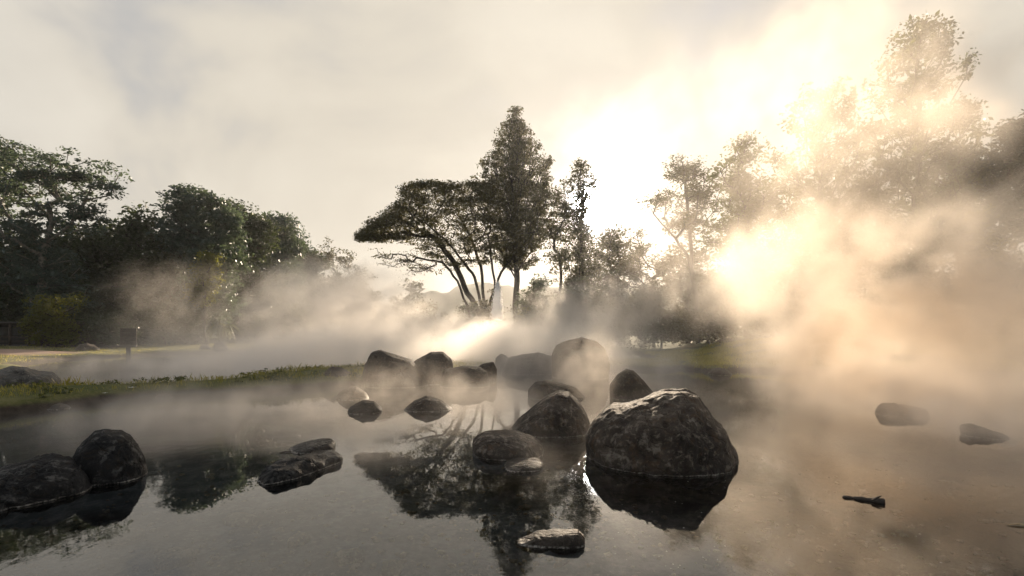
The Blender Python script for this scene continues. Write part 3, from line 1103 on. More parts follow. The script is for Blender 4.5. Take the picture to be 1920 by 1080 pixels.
# --- left wood: its edge runs away from the camera along the left of the lawn
tree('broadleaf_tree', 'tall feathery blue green tree with pale limbs at the left edge of the photo', 60, 47,
     E_([(60, 325, 90, 58), (140, 330, 78, 50), (30, 420, 90, 60), (150, 400, 70, 45), (-40, 340, 70, 80), (195, 350, 30, 22), (70, 500, 80, 60), (110, 560, 70, 46)], 47, shell=.45), 480, 52, .46, .30, 'leaf_blue',
     trunk_top=(95, 400), r_base=.36, bark='bark_pale', group=GL, aspect=.42, flat=.38)
tree('broadleaf_tree', 'dark tree whose top just shows above the feathery tree at the left edge', -40, 52,
     E_([(-30, 330, 60, 70), (5, 290, 30, 34), (-90, 380, 60, 90), (-20, 480, 80, 90)], 52), 200, 55, .55, .34, 'leaf_dark', group=GL, r_base=.4)
tree('broadleaf_tree', 'rounded low tree filling the dip between the feathery tree and the tall leafy one', 262, 58,
     E_([(275, 430, 50, 35), (230, 440, 40, 35), (300, 490, 60, 60), (220, 510, 60, 60), (260, 570, 70, 50)], 58), 260, 58, .7, .42, 'leaf_dark', group=GL, r_base=.32)
tree('broadleaf_tree', 'tall blue green leafy tree with two knobs on top in the left wood', 385, 56,
     E_([(340, 385, 32, 40), (372, 375, 30, 34), (400, 410, 45, 45), (350, 440, 50, 50), (400, 480, 62, 60), (425, 420, 30, 30), (390, 560, 60, 60)], 56), 380, 58, .55, .36, 'leaf_blue', group=GL, r_base=.36, trunk_top=(380, 440))
tree('broadleaf_tree', 'dark olive tree sloping down right of the tall leafy tree', 450, 70,
     E_([(440, 420, 40, 38), (465, 420, 38, 32), (450, 480, 55, 60), (490, 440, 30, 36), (470, 560, 60, 60)], 70), 300, 58, .65, .40, 'leaf_dark', group=GL, r_base=.33)
tree('broadleaf_tree', 'silvery tree with drooping sprays near the right end of the left wood', 520, 82,
     E_([(510, 430, 34, 32), (535, 440, 28, 36), (500, 480, 42, 50), (545, 480, 26, 40), (530, 550, 50, 50)], 82), 280, 56, .7, .46, 'leaf_blue', group=GL, r_base=.28, droop=.8)
tree('broadleaf_tree', 'small dark tree at the right end of the left wood', 572, 98,
     E_([(565, 475, 26, 26), (585, 495, 26, 30), (550, 510, 30, 40), (575, 560, 40, 40)], 98), 180, 50, .8, .54, 'leaf_dark', group=GL, r_base=.2)
tree('broadleaf_tree', 'thin wispy bush with upright twigs in the gap left of the umbrella tree', 640, 108,
     E_([(615, 480, 26, 36), (645, 490, 34, 34), (675, 515, 26, 26), (640, 530, 50, 30)], 108, shell=.3), 200, 18, .6, .42, 'leaf_olive', group=GL, r_base=.14, r_tip=.03)
tree('broadleaf_tree', 'faint dark thicket tree below the wispy bush', 610, 103,
     E_([(600, 545, 60, 36), (660, 565, 50, 30)], 103), 160, 50, 1.0, .56, 'leaf_olive', group=GL, r_base=.2)
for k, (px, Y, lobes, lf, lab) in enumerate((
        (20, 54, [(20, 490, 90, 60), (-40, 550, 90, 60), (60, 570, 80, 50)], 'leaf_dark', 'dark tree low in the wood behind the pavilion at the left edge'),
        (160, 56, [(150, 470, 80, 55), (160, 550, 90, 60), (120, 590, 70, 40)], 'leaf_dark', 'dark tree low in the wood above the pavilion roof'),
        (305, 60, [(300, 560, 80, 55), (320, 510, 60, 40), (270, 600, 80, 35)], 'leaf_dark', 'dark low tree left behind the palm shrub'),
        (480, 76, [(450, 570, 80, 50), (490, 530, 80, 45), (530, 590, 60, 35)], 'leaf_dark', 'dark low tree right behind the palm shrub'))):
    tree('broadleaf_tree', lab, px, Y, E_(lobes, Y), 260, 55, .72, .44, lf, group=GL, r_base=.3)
tree('shrub', 'sunlit feathery shrub in front of the pavilion', 105, 43,
     E_([(92, 576, 42, 22), (118, 598, 36, 18), (132, 566, 22, 12), (70, 600, 30, 20)], 43), 90, 45, .34, .23, 'leaf_sunlit', group=GS, r_base=.08, cat='shrub', flat=.7)
tree('shrub', 'dark shrub hiding the right end of the pavilion', 205, 43.5,
     E_([(195, 612, 40, 26), (225, 622, 30, 22)], 43.5), 100, 45, .34, .20, 'leaf_dark', group=GS, r_base=.08, cat='shrub')
tree('shrub', 'dull olive shrub between the board on a post and the palm shrub', 310, 53,
     E_([(290, 615, 50, 28), (330, 600, 40, 32)], 53), 110, 48, .45, .28, 'leaf_dark', group=GS, r_base=.08, cat='shrub')
tree('shrub', 'tall sunlit climbing shrub standing over the palm shrub', 385, 52,
     E_([(388, 510, 26, 36), (378, 548, 28, 26), (400, 490, 16, 16)], 52), 120, 45, .35, .24, 'leaf_sunlit', group=GS, r_base=.10, cat='shrub')
for px, Y, lobes, lab in (
        (255, 50, [(250, 610, 40, 30)], 'dark shrub at the wood edge behind the board on a post'),
        (445, 66, [(445, 610, 50, 30)], 'dim shrub at the wood edge just right of the palm shrub'),
        (520, 78, [(520, 605, 50, 32)], 'steam veiled shrub at the wood edge under the silvery tree'),
        (365, 55, [(360, 620, 40, 24)], 'dark shrub at the wood edge just left of the palm shrub')):
    tree('shrub', lab, px, Y, E_(lobes, Y), 100, 46, .5, .30, 'leaf_dark', group=GS, r_base=.08, cat='shrub')


def palm(px, py, Y):
    x, y, _ = P(px, py, Y)
    z = float(ground_h(np.array([x]), np.array([y]))[0])
    root = empty('palm_shrub', (x, y, z))
    tag(root, 'drooping palm shrub with sunlit fronds on the far left lawn', 'palm')
    H = 2.9
    b = MB()
    for q in range(3):
        dx = (q - 1) * .35
        b.tube([(0.1 * dx, 0, -.1), (dx * .5, 0, H * .35), (dx, .1 * q, H * .72)], [.09, .07, .05], 6)
    b.build('stem', M['bark'], root, True)
    for k in range(26):
        a = rng.uniform(0, 2 * math.pi)
        dx = rng.choice([-.35, 0, .35])
        L = rng.uniform(1.0, 1.9)
        lift = rng.uniform(.3, 1.1)
        o = np.array([dx, 0, H * .72])
        pts = []
        for q in range(8):
            t = q / 7
            pts.append(o + np.array([math.cos(a) * L * t * .9, math.sin(a) * L * t * .9, lift * t * 1.4 - (1.6 + lift) * t ** 2.4]))
        V, Fq = [], []
        for q in range(7):
            for sub in range(3):
                s = sub / 3
                p = pts[q] * (1 - s) + pts[q + 1] * s
                d = pts[q + 1] - pts[q]
                d /= np.linalg.norm(d)
                side = np.cross(d, [0, 0, 1])
                side /= np.linalg.norm(side) + 1e-9
                for sg in (-1, 1):
                    l = .42 * math.sin(math.pi * min(.95, (q + s) / 7 * .85 + .12))
                    tip = p + side * sg * l * .7 + d * l * .4 + np.array([0, 0, -l * .75])
                    wv = d * .035
                    b0 = len(V)
                    V += [p - wv, p + wv, (p + tip) / 2 + wv * 1.3 + np.array([0, 0, l * .12]), tip]
                    Fq.append((b0, b0 + 1, b0 + 2, b0 + 3))
        link('frond', mesh_np('frond', V, Fq, [M['leaf_sunlit' if k % 2 else 'leaf_mid']]), root)
    # one long bare frond stalk bent to the ground
    b = MB()
    b.tube([(.5, -.3, 1.9), (.9, -.3, 1.75), (1.35, -.3, 1.2), (1.7, -.3, .45)], [.02, .035, .03, .02], 6)
    s_ = b.build('stalk', M['straw'], root, True)
    s_['label'] = 'pale bent stalk'


palm(415, 640, 47)


def pavilion():
    Y = 44.5
    x0 = P(-90, 0, Y)[0]
    x1 = P(200, 0, Y)[0]
    zg = 0.5
    root = empty('pavilion', ((x0 + x1) / 2, Y, zg))
    tag(root, 'long dark low pavilion under the trees at the far left', 'pavilion')
    w = (x1 - x0) / 2
    MB().box(-w, w, 2.4, 2.6, -.3, 2.0).build('wall', M['wall_dark'], root)
    MB().box(-w - .2, w + .2, -.35, 2.8, 2.0, 2.14).build('roof', M['roof'], root)
    MB().box(-w, w, -.2, 2.4, -.4, .12).build('plinth', M['wall_dark'], root)
    n = 9
    for k in range(n):
        xx = -w + .1 + (2 * w - .2) * k / (n - 1)
        MB().box(xx - .07, xx + .07, -.1, .04, .12, 2.0).build('post', M['wood'], root)
        if k < n - 1:
            xb = xx + (2 * w - .2) / (n - 1)
            for zz in (.42, .78):
                MB().box(xx + .07, xb - .07, -.06, 0, zz, zz + .07).build('rail', M['wood'], root)
    for px in (-60, -20, 8, 33, 75, 120, 165):
        xx = P(px, 0, Y + 2.4)[0] - (x0 + x1) / 2
        f = MB().box(xx - .42, xx + .42, 2.34, 2.398, .95, 1.7).build('window', M['panel'], root)
        for q in range(6):
            MB().box(xx - .38, xx + .38, 2.30, 2.337, 1.0 + q * .115, 1.07 + q * .115).build('slat', M['panel'], f)


pavilion()


def sign_board():
    x, y = G(241, 662, .22)
    root = empty('post_board', (x, y, .2))
    tag(root, 'dark wooden board on a stout post at the edge of the lit lawn', 'signboard')
    s = y / F
    MB().box(-4 * s, 4 * s, -.06, .06, -.3, .75).build('post', M['wood'], root, bevel=.01)
    MB().box(-32 * s, 15 * s, -.10, .10, .42, .56).build('crosspiece', M['wood'], root, bevel=.01)
    for k in range(4):
        MB().box(-15 * s, 15 * s, -.04, .04, .57 + k * .30, .86 + k * .30).build('plank', M['wood'], root, bevel=.012)


sign_board()

b = MB()
pts = [P(px, 532 + (px / 230) * 6, 46) for px in range(-60, 260, 20)]
b.tube(pts, .03, 5)
tag(b.build('overhead_wire', M['wire']), 'thin wire stretched across the dark wood at the left', 'wire')

# --- centre
ux = (912 - 960) / F * 58


def umbrella_tips(n, base):
    Y = 58
    top = [(680, 442), (700, 418), (745, 385), (760, 352), (800, 340), (850, 346), (900, 342), (960, 350), (1010, 350), (1045, 358), (1062, 385), (1068, 410)]
    bot = [(680, 450), (720, 452), (760, 450), (800, 478), (850, 500), (900, 496), (960, 476), (1010, 455), (1045, 440), (1068, 415)]
    out = []
    while len(out) < n:
        px = rng.uniform(676, 1068)
        if px > 925 and rng.random() < .62:
            continue
        t = np.interp(px, [a for a, _ in top], [b for _, b in top])
        bt = np.interp(px, [a for a, _ in bot], [b for _, b in bot])
        u = rng.random()
        f = u ** 1.45
        py = t + (bt - t) * f
        dy = rng.normal() * 3.0
        out.append(np.array(P(px, py, Y + np.clip(dy, -6, 6))))
    return np.array(out) - np.array(base)


def stem(pts, Y, base, dy=0.0):
    """photo points -> dense polyline in local coordinates"""
    q = np.array([P(px, py, Y + dy * i / max(1, len(pts) - 1)) for i, (px, py) in enumerate(pts)]) - np.array(base)
    out = []
    for i in range(len(q) - 1):
        for k in range(4):
            out.append(tuple(q[i] + (q[i + 1] - q[i]) * k / 4 + (rng.normal(size=3) * .05 if k else 0)))
    out.append(tuple(q[-1]))
    return out


ub = (ux, 58.0, float(ground_h(np.array([ux]), np.array([58.0]))[0]))
tree('umbrella_tree', 'wide flat crowned umbrella tree leaning left in the centre of the photo', 912, 58, umbrella_tips, 860, 66, .48, .22, 'leaf_olive',
     trunks=[stem([(914, 634), (915, 590), (928, 540), (922, 490), (915, 440)], 58, ub, 1),
             stem([(912, 632), (905, 590), (890, 520), (868, 490), (835, 450), (800, 420)], 58, ub, -3),
             stem([(912, 632), (900, 590), (870, 535), (850, 490), (820, 450), (770, 420)], 58, ub, -1.5),
             stem([(912, 632), (920, 560), (940, 510), (980, 460), (1020, 420)], 58, ub, 2),
             stem([(912, 632), (908, 570), (902, 500), (880, 440), (860, 400)], 58, ub, 3)],
     r_base=.30, aspect=.45, flat=.40, r_tip=.012, longp=.12, power=.55, bend=.06)
tree('low_branch_tree', 'thin spreading tree with sparse feathery twigs under the umbrella crown', 878, 56,
     E_([(760, 490, 60, 22), (800, 505, 50, 20), (720, 480, 30, 14)], 56, shell=.2), 90, 12, .45, .24, 'leaf_olive',
     trunks=[stem([(885, 632), (880, 580), (858, 520), (830, 485), (780, 475)], 56, ((878 - 960) / F * 56, 56., .8))], r_base=.13, aspect=.35, flat=.3, r_tip=.012, cat='tree')
tree('conical_tree', 'tall dark pointed conical tree rising above the umbrella tree', 968, 60,
     K_([(200, 2), (215, 9), (235, 20), (262, 36), (285, 48), (310, 64), (330, 70), (350, 68), (400, 64), (450, 52), (500, 38)], 968, 60, shell=.35), 860, 38, .36, .27, 'leaf_olive',
     trunk_top=(967, 203), r_base=.34, r_tip=.018, longp=1.2, flat=.6, droop=.5)
tree('conical_tree', 'smaller slender conical tree in front of the sun', 1093, 55,
     K_([(305, 5), (318, 18), (340, 32), (362, 34), (385, 18), (425, 14), (455, 30), (500, 42), (560, 46)], 1088, 55, shell=.3), 280, 36, .40, .28, 'leaf_olive',
     trunk_top=(1090, 312), r_base=.2, r_tip=.015, longp=1.2, flat=.6, droop=.5)
tree('broadleaf_tree', 'open leafy tree between the umbrella tree and the slender conical one', 1050, 57,
     E_([(1040, 430, 32, 30), (1060, 390, 22, 26), (1050, 480, 30, 30), (1060, 570, 50, 30)], 57, shell=.4), 200, 15, .5, .30, 'leaf_olive', group=GR, r_base=.2)
tree('broadleaf_tree', 'rounded leafy tree right of the slender conical tree', 1160, 56,
     E_([(1145, 460, 34, 40), (1170, 500, 36, 44), (1140, 530, 40, 40), (1165, 580, 60, 40)], 56, shell=.4), 260, 34, .5, .30, 'leaf_olive', group=GR, r_base=.2)
tree('shrub', 'dense dark bush round the foot of the umbrella tree', 990, 57,
     E_([(985, 575, 30, 26), (1005, 550, 36, 36), (990, 600, 50, 22), (880, 575, 26, 32)], 56), 190, 45, .45, .28, 'leaf_dark', group=GS, r_base=.12, cat='shrub')
tree('shrub', 'yellowish bamboo like bush right of the geyser', 1060, 52,
     E_([(1050, 570, 50, 30), (1090, 555, 50, 30), (1010, 590, 36, 22)], 52), 150, 45, .42, .26, 'leaf_mid', group=GS, r_base=.1, cat='shrub')
tree('shrub', 'olive bush below the rounded leafy tree', 1165, 52,
     E_([(1160, 580, 60, 34), (1200, 560, 40, 34)], 52), 130, 45, .45, .28, 'leaf_olive', group=GS, r_base=.1, cat='shrub')
tree('shrub', 'dark round bush left of the geyser under the leaning stems', 868, 55,
     E_([(868, 592, 40, 22), (840, 600, 30, 18), (918, 572, 22, 28), (905, 596, 30, 22)], 55), 90, 45, .45, .28, 'leaf_olive', group=GS, r_base=.1, cat='shrub')
tree('shrub', 'low dark bush between the bamboo like bush and the geyser', 1010, 49,
     E_([(1005, 600, 40, 20), (1040, 605, 36, 18)], 49), 90, 45, .42, .26, 'leaf_dark', group=GS, r_base=.1, cat='shrub')
tree('shrub', 'tall dark bush under the slender conical tree', 1110, 48,
     E_([(1100, 565, 44, 34), (1130, 595, 46, 28)], 48), 140, 42, .42, .27, 'leaf_olive', group=GS, r_base=.1, cat='shrub')
tree('shrub', 'tall hazy bush under the tangled bare bush', 1240, 45,
     E_([(1235, 560, 44, 34), (1205, 595, 44, 26), (1270, 590, 36, 28)], 45), 160, 40, .42, .27, 'leaf_olive', group=GS, r_base=.1, cat='shrub')
tree('shrub', 'small golden tuft of leaves at the right foot of the geyser', 985, 50,
     E_([(985, 588, 16, 11)], 50), 30, 40, .25, .2, 'leaf_sunlit', group=GS, r_base=.05, cat='shrub')
tree('shrub', 'faint round bush alone on the far shore under the gap', 775, 68,
     E_([(770, 555, 34, 28), (800, 575, 40, 24), (735, 575, 30, 20)], 68), 110, 45, .6, .34, 'leaf_olive', group=GS, r_base=.1, cat='shrub')

# --- right
tree('bare_bush', 'tangled bush of bare dark branches right of the leafy trees', 1225, 50,
     E_([(1200, 470, 26, 40), (1240, 500, 34, 40), (1260, 530, 26, 30), (1190, 520, 30, 40)], 50, shell=.2), 190, 22, .35, .22, 'leaf_olive', group=GR, r_base=.16, r_tip=.02)
tree('sparse_tree', 'sparse open tree with thin spreading branches right of the sun', 1300, 46,
     E_([(1285, 320, 40, 34), (1245, 375, 34, 22), (1310, 370, 44, 44), (1290, 420, 50, 30)], 46, shell=.2), 300, 30, .40, .24, 'leaf_olive',
     trunks=[stem([(1310, 640), (1306, 560), (1296, 480), (1290, 400), (1285, 330)], 46, ((1300 - 960) / F * 46, 46., 1.2)),
             stem([(1306, 560), (1290, 470), (1260, 430), (1225, 390)], 46, ((1300 - 960) / F * 46, 46., 1.2))], r_base=.17, r_tip=.014, aspect=.4, flat=.35, group=GR)
tree('broadleaf_tree', 'round topped hazy tree next to the sparse open tree', 1400, 46,
     E_([(1400, 280, 36, 34), (1385, 340, 60, 50), (1420, 390, 66, 60), (1370, 440, 60, 50)], 46, shell=.4), 300, 30, .5, .30, 'leaf_mid', group=GR, r_base=.28)
tree('conical_tree', 'broad conical tree faint in the bright steam right of the round topped one', 1540, 46,
     K_([(152, 10), (175, 40), (200, 52), (240, 74), (300, 96), (360, 110), (420, 110), (480, 90)], 1540, 46, shell=.4), 420, 30, .5, .32, 'leaf_mid', group=GR, trunk_top=(1540, 165), r_base=.32, longp=1.0, droop=.5)
tree('conical_tree', 'tallest conical tree, pale in the steam at the upper right', 1722, 44,
     K_([(42, 12), (60, 34), (85, 52), (120, 68), (180, 74), (210, 70), (250, 90), (300, 110), (360, 120), (420, 110), (470, 90)], 1720, 44, shell=.4), 520, 34, .46, .32, 'leaf_mid', group=GR, trunk_top=(1720, 55), r_base=.36, longp=1.0, droop=.5)
tree('broadleaf_tree', 'leafy tree with loose side branches right of the tallest conical tree', 1800, 42,
     E_([(1800, 220, 30, 34), (1830, 240, 22, 14), (1790, 300, 50, 50), (1840, 330, 50, 50), (1770, 380, 60, 50)], 42, shell=.4), 260, 30, .46, .30, 'leaf_mid', group=GR, r_base=.28)
tree('broadleaf_tree', 'dark leafy tree cut by the right edge of the photo', 1930, 38,
     E_([(1925, 250, 40, 50), (1890, 290, 40, 46), (1940, 340, 80, 80), (1890, 400, 60, 60), (1980, 260, 60, 70)], 38, shell=.5), 330, 52, .48, .32, 'leaf_dark', group=GR, r_base=.34)
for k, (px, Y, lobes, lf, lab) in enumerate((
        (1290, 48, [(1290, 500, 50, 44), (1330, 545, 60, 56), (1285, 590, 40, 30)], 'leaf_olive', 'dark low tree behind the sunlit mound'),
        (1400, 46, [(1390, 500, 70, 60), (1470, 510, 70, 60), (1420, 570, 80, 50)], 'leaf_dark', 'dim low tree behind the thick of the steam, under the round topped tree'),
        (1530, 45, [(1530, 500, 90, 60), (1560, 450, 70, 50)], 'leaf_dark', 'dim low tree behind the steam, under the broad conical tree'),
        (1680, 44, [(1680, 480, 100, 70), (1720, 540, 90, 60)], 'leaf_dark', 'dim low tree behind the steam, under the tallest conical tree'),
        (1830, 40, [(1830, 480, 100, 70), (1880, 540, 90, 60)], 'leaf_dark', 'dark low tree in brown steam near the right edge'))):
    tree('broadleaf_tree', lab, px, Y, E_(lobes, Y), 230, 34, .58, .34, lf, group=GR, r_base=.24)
for k, (px, Y, lobes, lab) in enumerate((
        (1330, 40, [(1330, 600, 60, 24), (1280, 600, 40, 20)], 'olive bush on top of the sunlit mound'),
        (1480, 36, [(1480, 600, 80, 34)], 'steamed bush right of the sunlit mound'),
        (1640, 34, [(1640, 600, 90, 40)], 'steamed bush under the tallest conical tree'),
        (1820, 30, [(1820, 590, 110, 50)], 'brown steamed bush near the right edge'),
        (1880, 34, [(1870, 430, 40, 26), (1850, 410, 30, 20)], 'yellow green sprays lit in front of the dark right tree'))):
    tree('shrub', lab, px, Y, E_(lobes, Y), 110 if k < 4 else 50, 45, .42, .26, 'leaf_olive' if k < 4 else 'leaf_sunlit', group=GS, r_base=.1, cat='shrub')


def woods():
    """the wood beyond, read as one mass"""
    c = []
    for x0, x1, y0, h, n in ((-100, -40, 58, 12, 900), (-78, -42, 84, 19, 900), (-60, -32, 100, 13, 400), (26, 44, 72, 9, 420), (36, 105, 62, 8, 900)):
        for _ in range(n):
            x = rng.uniform(x0, x1)
            hh = h * (0.72 + 0.28 * math.sin(x * .31) * math.sin(x * .13 + 1))
            c.append((x, y0 + rng.uniform(-4, 6), rng.uniform(0.3, 1) ** .8 * hh))
    me = leaf_mesh('woods', np.array(c), 26, .95, .6, .5, M['leaf_dark'], .7)
    tag(link('woods', me), 'dark mass of wood behind the trees', kind='stuff')


woods()

# ------------------------------------------------------------------ geyser


def geyser():
    Y = 45.5
    x, y, z0 = P(931, 586, Y)
    root = empty('geyser', (x, y, z0 - .6))
    tag(root, 'white jet of the geyser shooting up beside the umbrella tree', 'geyser')
    m, nt, out = material('water_jet')
    df = nd(nt, 'ShaderNodeBsdfDiffuse')
    df.inputs[0].default_value = (.95, .95, .95, 1)
    tr = nd(nt, 'ShaderNodeBsdfTranslucent')
    tr.inputs[0].default_value = (.95, .95, .95, 1)
    mx = nd(nt, 'ShaderNodeMixShader')
    mx.inputs[0].default_value = .6
    lk(nt, df.outputs[0], mx.inputs[1])
    lk(nt, tr.outputs[0], mx.inputs[2])
    lk(nt, mx.outputs[0], out.inputs['Surface'])
    H = 58 / F * Y + .6
    b = MB()
    pts, rad = [], []
    for k in range(22):
        t = k / 21
        pts.append((.12 * t + .03 * math.sin(t * 23), .02 * math.sin(t * 17), H * t))
        rad.append((.46 * (1 - t) ** .55 + .03) * (1 + .10 * math.sin(t * 40)))
    b.tube(pts, rad, 12)
    b.build('jet', m, root, True)
    n = 2200
    t = rng.random(n) ** 1.1
    r = (.40 * (1 - t) ** .5 + .06) * rng.uniform(.6, 1.5, n)
    a = rng.uniform(0, 2 * math.pi, n)
    c = np.stack([.12 * t + np.cos(a) * r, np.sin(a) * r, H * t * rng.uniform(.9, 1.06, n)], -1)
    d = leaf_mesh('spray', c, 1, .02, .07, .8, m)
    o = link('spray', d, root)
    o['kind'] = 'stuff'


geyser()

# ------------------------------------------------------------------ steam and haze


def mat_steam(name, dens, aniso, col):
    m, nt, out = material(name)
    pv = nd(nt, 'ShaderNodeVolumePrincipled')
    pv.inputs['Color'].default_value = col + (1,)
    pv.inputs['Density'].default_value = dens
    pv.inputs['Anisotropy'].default_value = aniso
    lk(nt, pv.outputs[0], out.inputs['Volume'])
    return m


def steam(name, label, lo, hi, res, puffs, layer, nscale, dens, thr, tint, aniso=0.45, shear=(0.28, 0.1), seed=0.0):
    """a bank of steam: a density grid made of soft puffs (centre, radii, strength) and a low layer over the water, torn by noise"""
    m = mat_steam(name, dens, aniso, tint)  # tint carries the warm sunlight in its colour; the steam itself is white
    ng = bpy.data.node_groups.new(name, 'GeometryNodeTree')
    ng.interface.new_socket('Geometry', in_out='INPUT', socket_type='NodeSocketGeometry')
    ng.interface.new_socket('Geometry', in_out='OUTPUT', socket_type='NodeSocketGeometry')
    go = nd(ng, 'NodeGroupOutput')
    vc = nd(ng, 'GeometryNodeVolumeCube')
    vc.inputs['Min'].default_value = lo
    vc.inputs['Max'].default_value = hi
    for k, ax in enumerate('XYZ'):
        vc.inputs['Resolution ' + ax].default_value = max(4, int((hi[k] - lo[k]) / res))
    pos = nd(ng, 'GeometryNodeInputPosition').outputs[0]

    def vm(op, a, b):
        n = nd(ng, 'ShaderNodeVectorMath', operation=op)
        for i, x in enumerate((a, b)):
            if isinstance(x, tuple):
                n.inputs[i].default_value = x
            elif x is not None:
                lk(ng, x, n.inputs[i])
        return n

    sep = nd(ng, 'ShaderNodeSeparateXYZ')
    lk(ng, pos, sep.inputs[0])
    z = sep.outputs['Z']
    # wind-sheared noise
    cmb = nd(ng, 'ShaderNodeCombineXYZ')
    lk(ng, val(ng, 'SUBTRACT', sep.outputs['X'], val(ng, 'MULTIPLY', z, shear[0])), cmb.inputs[0])
    lk(ng, val(ng, 'SUBTRACT', sep.outputs['Y'], val(ng, 'MULTIPLY', z, shear[1])), cmb.inputs[1])
    lk(ng, val(ng, 'MULTIPLY', z, 0.75), cmb.inputs[2])
    q = vm('ADD', cmb.outputs[0], (seed * 13.1, seed * 7.7, seed * 3.3)).outputs[0]

    def nz(scale, detail, rough, dist):
        n = nd(ng, 'ShaderNodeTexNoise')
        n.inputs['Scale'].default_value = scale
        n.inputs['Detail'].default_value = detail
        n.inputs['Roughness'].default_value = rough
        n.inputs['Distortion'].default_value = dist
        lk(ng, q, n.inputs['Vector'])
        return n

    n1 = nz(nscale, 6, .62, 1.2)
    # warp the positions of the puffs so that their outlines are ragged
    n2 = nz(nscale * .8, 3, .5, 0.0)
    off = vm('SUBTRACT', n2.outputs['Color'], (.5, .5, .5)).outputs[0]
    sc_ = nd(ng, 'ShaderNodeVectorMath', operation='SCALE')
    lk(ng, off, sc_.inputs[0])
    sc_.inputs['Scale'].default_value = 1.1 / nscale
    wp = vm('ADD', pos, sc_.outputs[0]).outputs[0]
    env = None
    for c, r, s in puffs:
        d = vm('SUBTRACT', wp, tuple(c)).outputs[0]
        d = vm('DIVIDE', d, tuple(r)).outputs[0]
        dd = vm('DOT_PRODUCT', d, d).outputs['Value']
        e = val(ng, 'MULTIPLY', val(ng, 'POWER', val(ng, 'SUBTRACT', 1.0, dd, clamp=True), 1.6), s)
        env = e if env is None else val(ng, 'ADD', env, e)
    if layer:
        s, hz, x0, x1, y0, y1 = layer
        e = val(ng, 'MULTIPLY', val(ng, 'POWER', 2.718, val(ng, 'MULTIPLY', val(ng, 'ABSOLUTE', z), -1.0 / hz)), s)
        for sock, a, b_ in ((sep.outputs['X'], x0, x1), (sep.outputs['Y'], y0, y1)):
            w_ = 0.2 * (b_ - a)
            e = val(ng, 'MULTIPLY', e, ramp(ng, sock, a, a + w_))
            e = val(ng, 'MULTIPLY', e, ramp(ng, sock, b_ - w_, b_, 1.0, 0.0))
        env = e if env is None else val(ng, 'ADD', env, e)
    # fade out at the faces of the bounds
    fade = None
    for k, sock in enumerate((sep.outputs['X'], sep.outputs['Y'], z)):
        w_ = 0.08 * (hi[k] - lo[k])
        f2 = ramp(ng, sock, hi[k] - w_, hi[k], 1.0, 0.0)
        if k < 2:
            f2 = val(ng, 'MULTIPLY', f2, ramp(ng, sock, lo[k], lo[k] + w_))
        fade = f2 if fade is None else val(ng, 'MULTIPLY', fade, f2)
    tear = ramp(ng, n1.outputs['Fac'], thr, thr + .17)
    n3 = nz(nscale * 3.1, 4, .6, .8)
    tear = val(ng, 'MULTIPLY', tear, ramp(ng, n3.outputs['Fac'], .36, .62, .35, 1.25))
    den = val(ng, 'MULTIPLY', val(ng, 'MULTIPLY', env, tear), fade)
    den = val(ng, 'MAXIMUM', val(ng, 'SUBTRACT', den, 0.004), 0.0)
    lk(ng, den, vc.inputs['Density'])
    sm = nd(ng, 'GeometryNodeSetMaterial')
    sm.inputs['Material'].default_value = m
    lk(ng, vc.outputs[0], sm.inputs[0])
    lk(ng, sm.outputs[0], go.inputs[0])
    v = bpy.data.volumes.new(name)
    v.materials.append(m)
    o = bpy.data.objects.new(name, v)
    C.objects.link(o)
    md = o.modifiers.new('steam', 'NODES')
    md.node_group = ng
    tag(o, label, kind='stuff')
    return o


def puff(px, py, Y, rx, ry, rz, s):
    return (P(px, py, Y), (rx, ry, rz), s)


# over the far water and the far shore
steam('steam', 'bank of steam drifting over the far water towards the trees', (-40, 15, -.1), (36, 46, 12), 0.30, [
    puff(760, 655, 21, 4.5, 2.5, 1.1, 1.8),
    puff(960, 652, 23, 4.5, 2.5, 1.1, 1.8),
    puff(1180, 660, 20, 2.4, 2.0, .8, .6),
    puff(600, 655, 22, 4.0, 2.5, .9, 1.6),
    puff(600, 580, 30, 6, 4, 3.6, 1.0),
    puff(520, 655, 24, 3.5, 3, .8, .6),
    puff(690, 570, 36, 6, 5, 3.6, .9),
    puff(800, 622, 30, 6, 4, 1.5, 1.0),
    puff(960, 628, 28, 5, 4, 1.3, 1.0),
    puff(1070, 615, 30, 4, 4, 1.7, .8),
    puff(1180, 570, 34, 3.6, 4, 2.8, .5),
    puff(1060, 570, 36, 3, 3, 2.4, .5),
    puff(1030, 560, 40, 2.2, 2, 1.6, .4),
    puff(220, 688, 20, 5, 3, .55, .55),
    puff(400, 682, 21, 5, 3, .6, .8),
    puff(330, 570, 41, 9, 2.5, 5, .11),
    puff(1330, 540, 36, 4, 4, 3, .4),
], (2.0, .7, -17, 8, 16, 36), 0.38, 0.46, .37, (.99, .95, .90), seed=1.0)
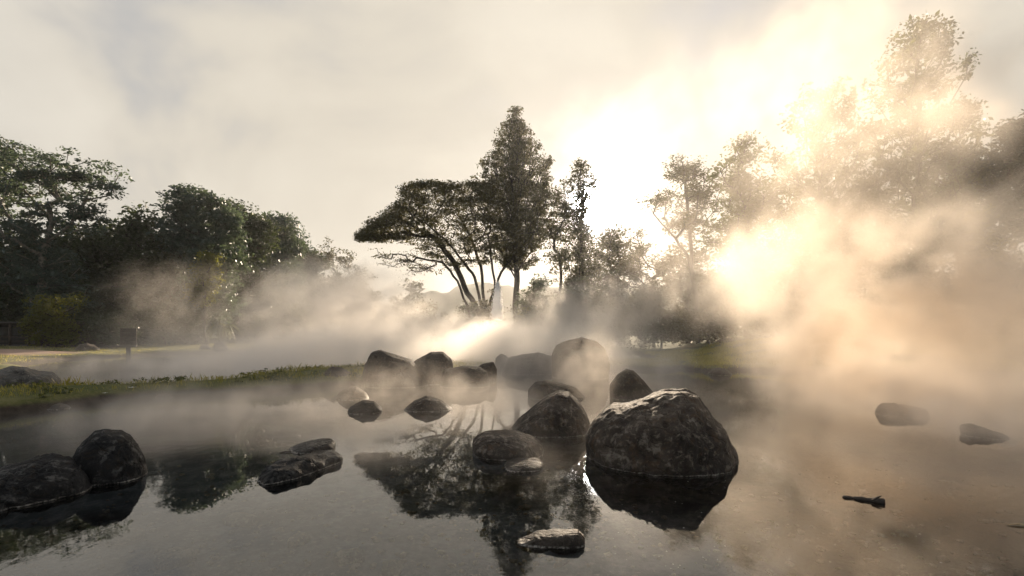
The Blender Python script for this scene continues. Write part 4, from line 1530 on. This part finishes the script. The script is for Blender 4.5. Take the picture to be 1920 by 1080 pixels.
# great sunlit plume over the right half of the pool
steam('steam', 'great golden plume of steam over the right of the pool', (1.2, 6, -.1), (24, 22, 12), 0.15, [
    puff(1600, 470, 11.5, 3.0, 2.4, 2.1, 1.0),
    puff(1500, 540, 11, 2.2, 2.2, 1.7, 1.0),
    puff(1720, 540, 11, 3.4, 2.4, 2.2, .9),
    puff(1500, 650, 12, 1.9, 2.4, 1.5, .9),
    puff(1640, 640, 11.5, 2.6, 2.4, 1.7, .9),
    puff(1860, 620, 10.5, 3.0, 2.4, 2.0, .8),
    puff(1900, 480, 12, 3.2, 2.4, 2.4, .6),
    puff(1400, 520, 16, 2.0, 3, 2.0, .45),
    puff(1310, 480, 18, 3.0, 3, 3.0, .22),
    puff(1240, 580, 18, 2.4, 2.5, 1.6, .22),
    puff(1560, 230, 10.5, 3.6, 2.4, 2.7, .34),  # this and the next three: added veil, mostly standing in for lens glow
    puff(1420, 200, 11.5, 3.4, 2.4, 2.7, .18),
    puff(1730, 250, 10, 3.4, 2.4, 2.7, .44),
    puff(1680, 90, 10, 3.2, 2.4, 2.2, .28),
    puff(1680, 745, 9.5, 2.6, 1.6, .75, 1.1),
], (.8, .5, 6, 24, 6, 18), 0.55, 0.80, .40, (.99, .905, .80), aniso=.36, seed=4.0)
# over the near pool, among the boulders
steam('steam', 'thin wisps of steam rising among the boulders of the near pool', (-11, 4.4, -.05), (15, 18.5, 4.0), 0.14, [
    puff(1108, 735, 8.8, .55, .8, .5, 1.8),
    puff(1090, 680, 13, 1.4, 1.5, 1.0, 1.3),
    puff(1490, 690, 12, 1.1, 2.0, 1.5, 1.2),
    puff(1600, 730, 11, 2.4, 2.0, 1.0, 1.2),
    puff(1800, 760, 9.0, 2.6, 2.2, 1.0, 1.1),
    puff(1900, 840, 7.0, 1.2, .9, .35, .4),
    puff(1690, 762, 8.4, 1.6, .9, .55, 2.6),
    puff(1850, 798, 6.8, 1.3, .6, .42, 2.6),
    puff(700, 880, 5.9, .8, .8, .36, 1.2),
    puff(1000, 880, 5.6, .7, .6, .25, .35),
    puff(760, 720, 12, 2.0, 1.5, .8, .5),
    puff(880, 730, 12, 1.6, 1.5, .6, .7),
    puff(450, 760, 9.5, 3.0, 1.8, .5, 1.2),
    puff(250, 790, 8.5, 2.0, 1.4, .35, .9),
    puff(640, 730, 11.5, 2.0, 1.4, .6, .5),
    puff(940, 760, 10, 1.5, 1.4, .6, .5),
], (.3, .14, -10, 9, 5.2, 18), 1.1, 0.95, .42, (.985, .91, .82), seed=2.0)


def haze():
    b = MB().box(-2600, 2600, -320, 3050, -3, 42)
    o = b.build('haze', mat_steam('haze', .0003, .70, (.97, .96, .94)))
    tag(o, kind='stuff')


haze()
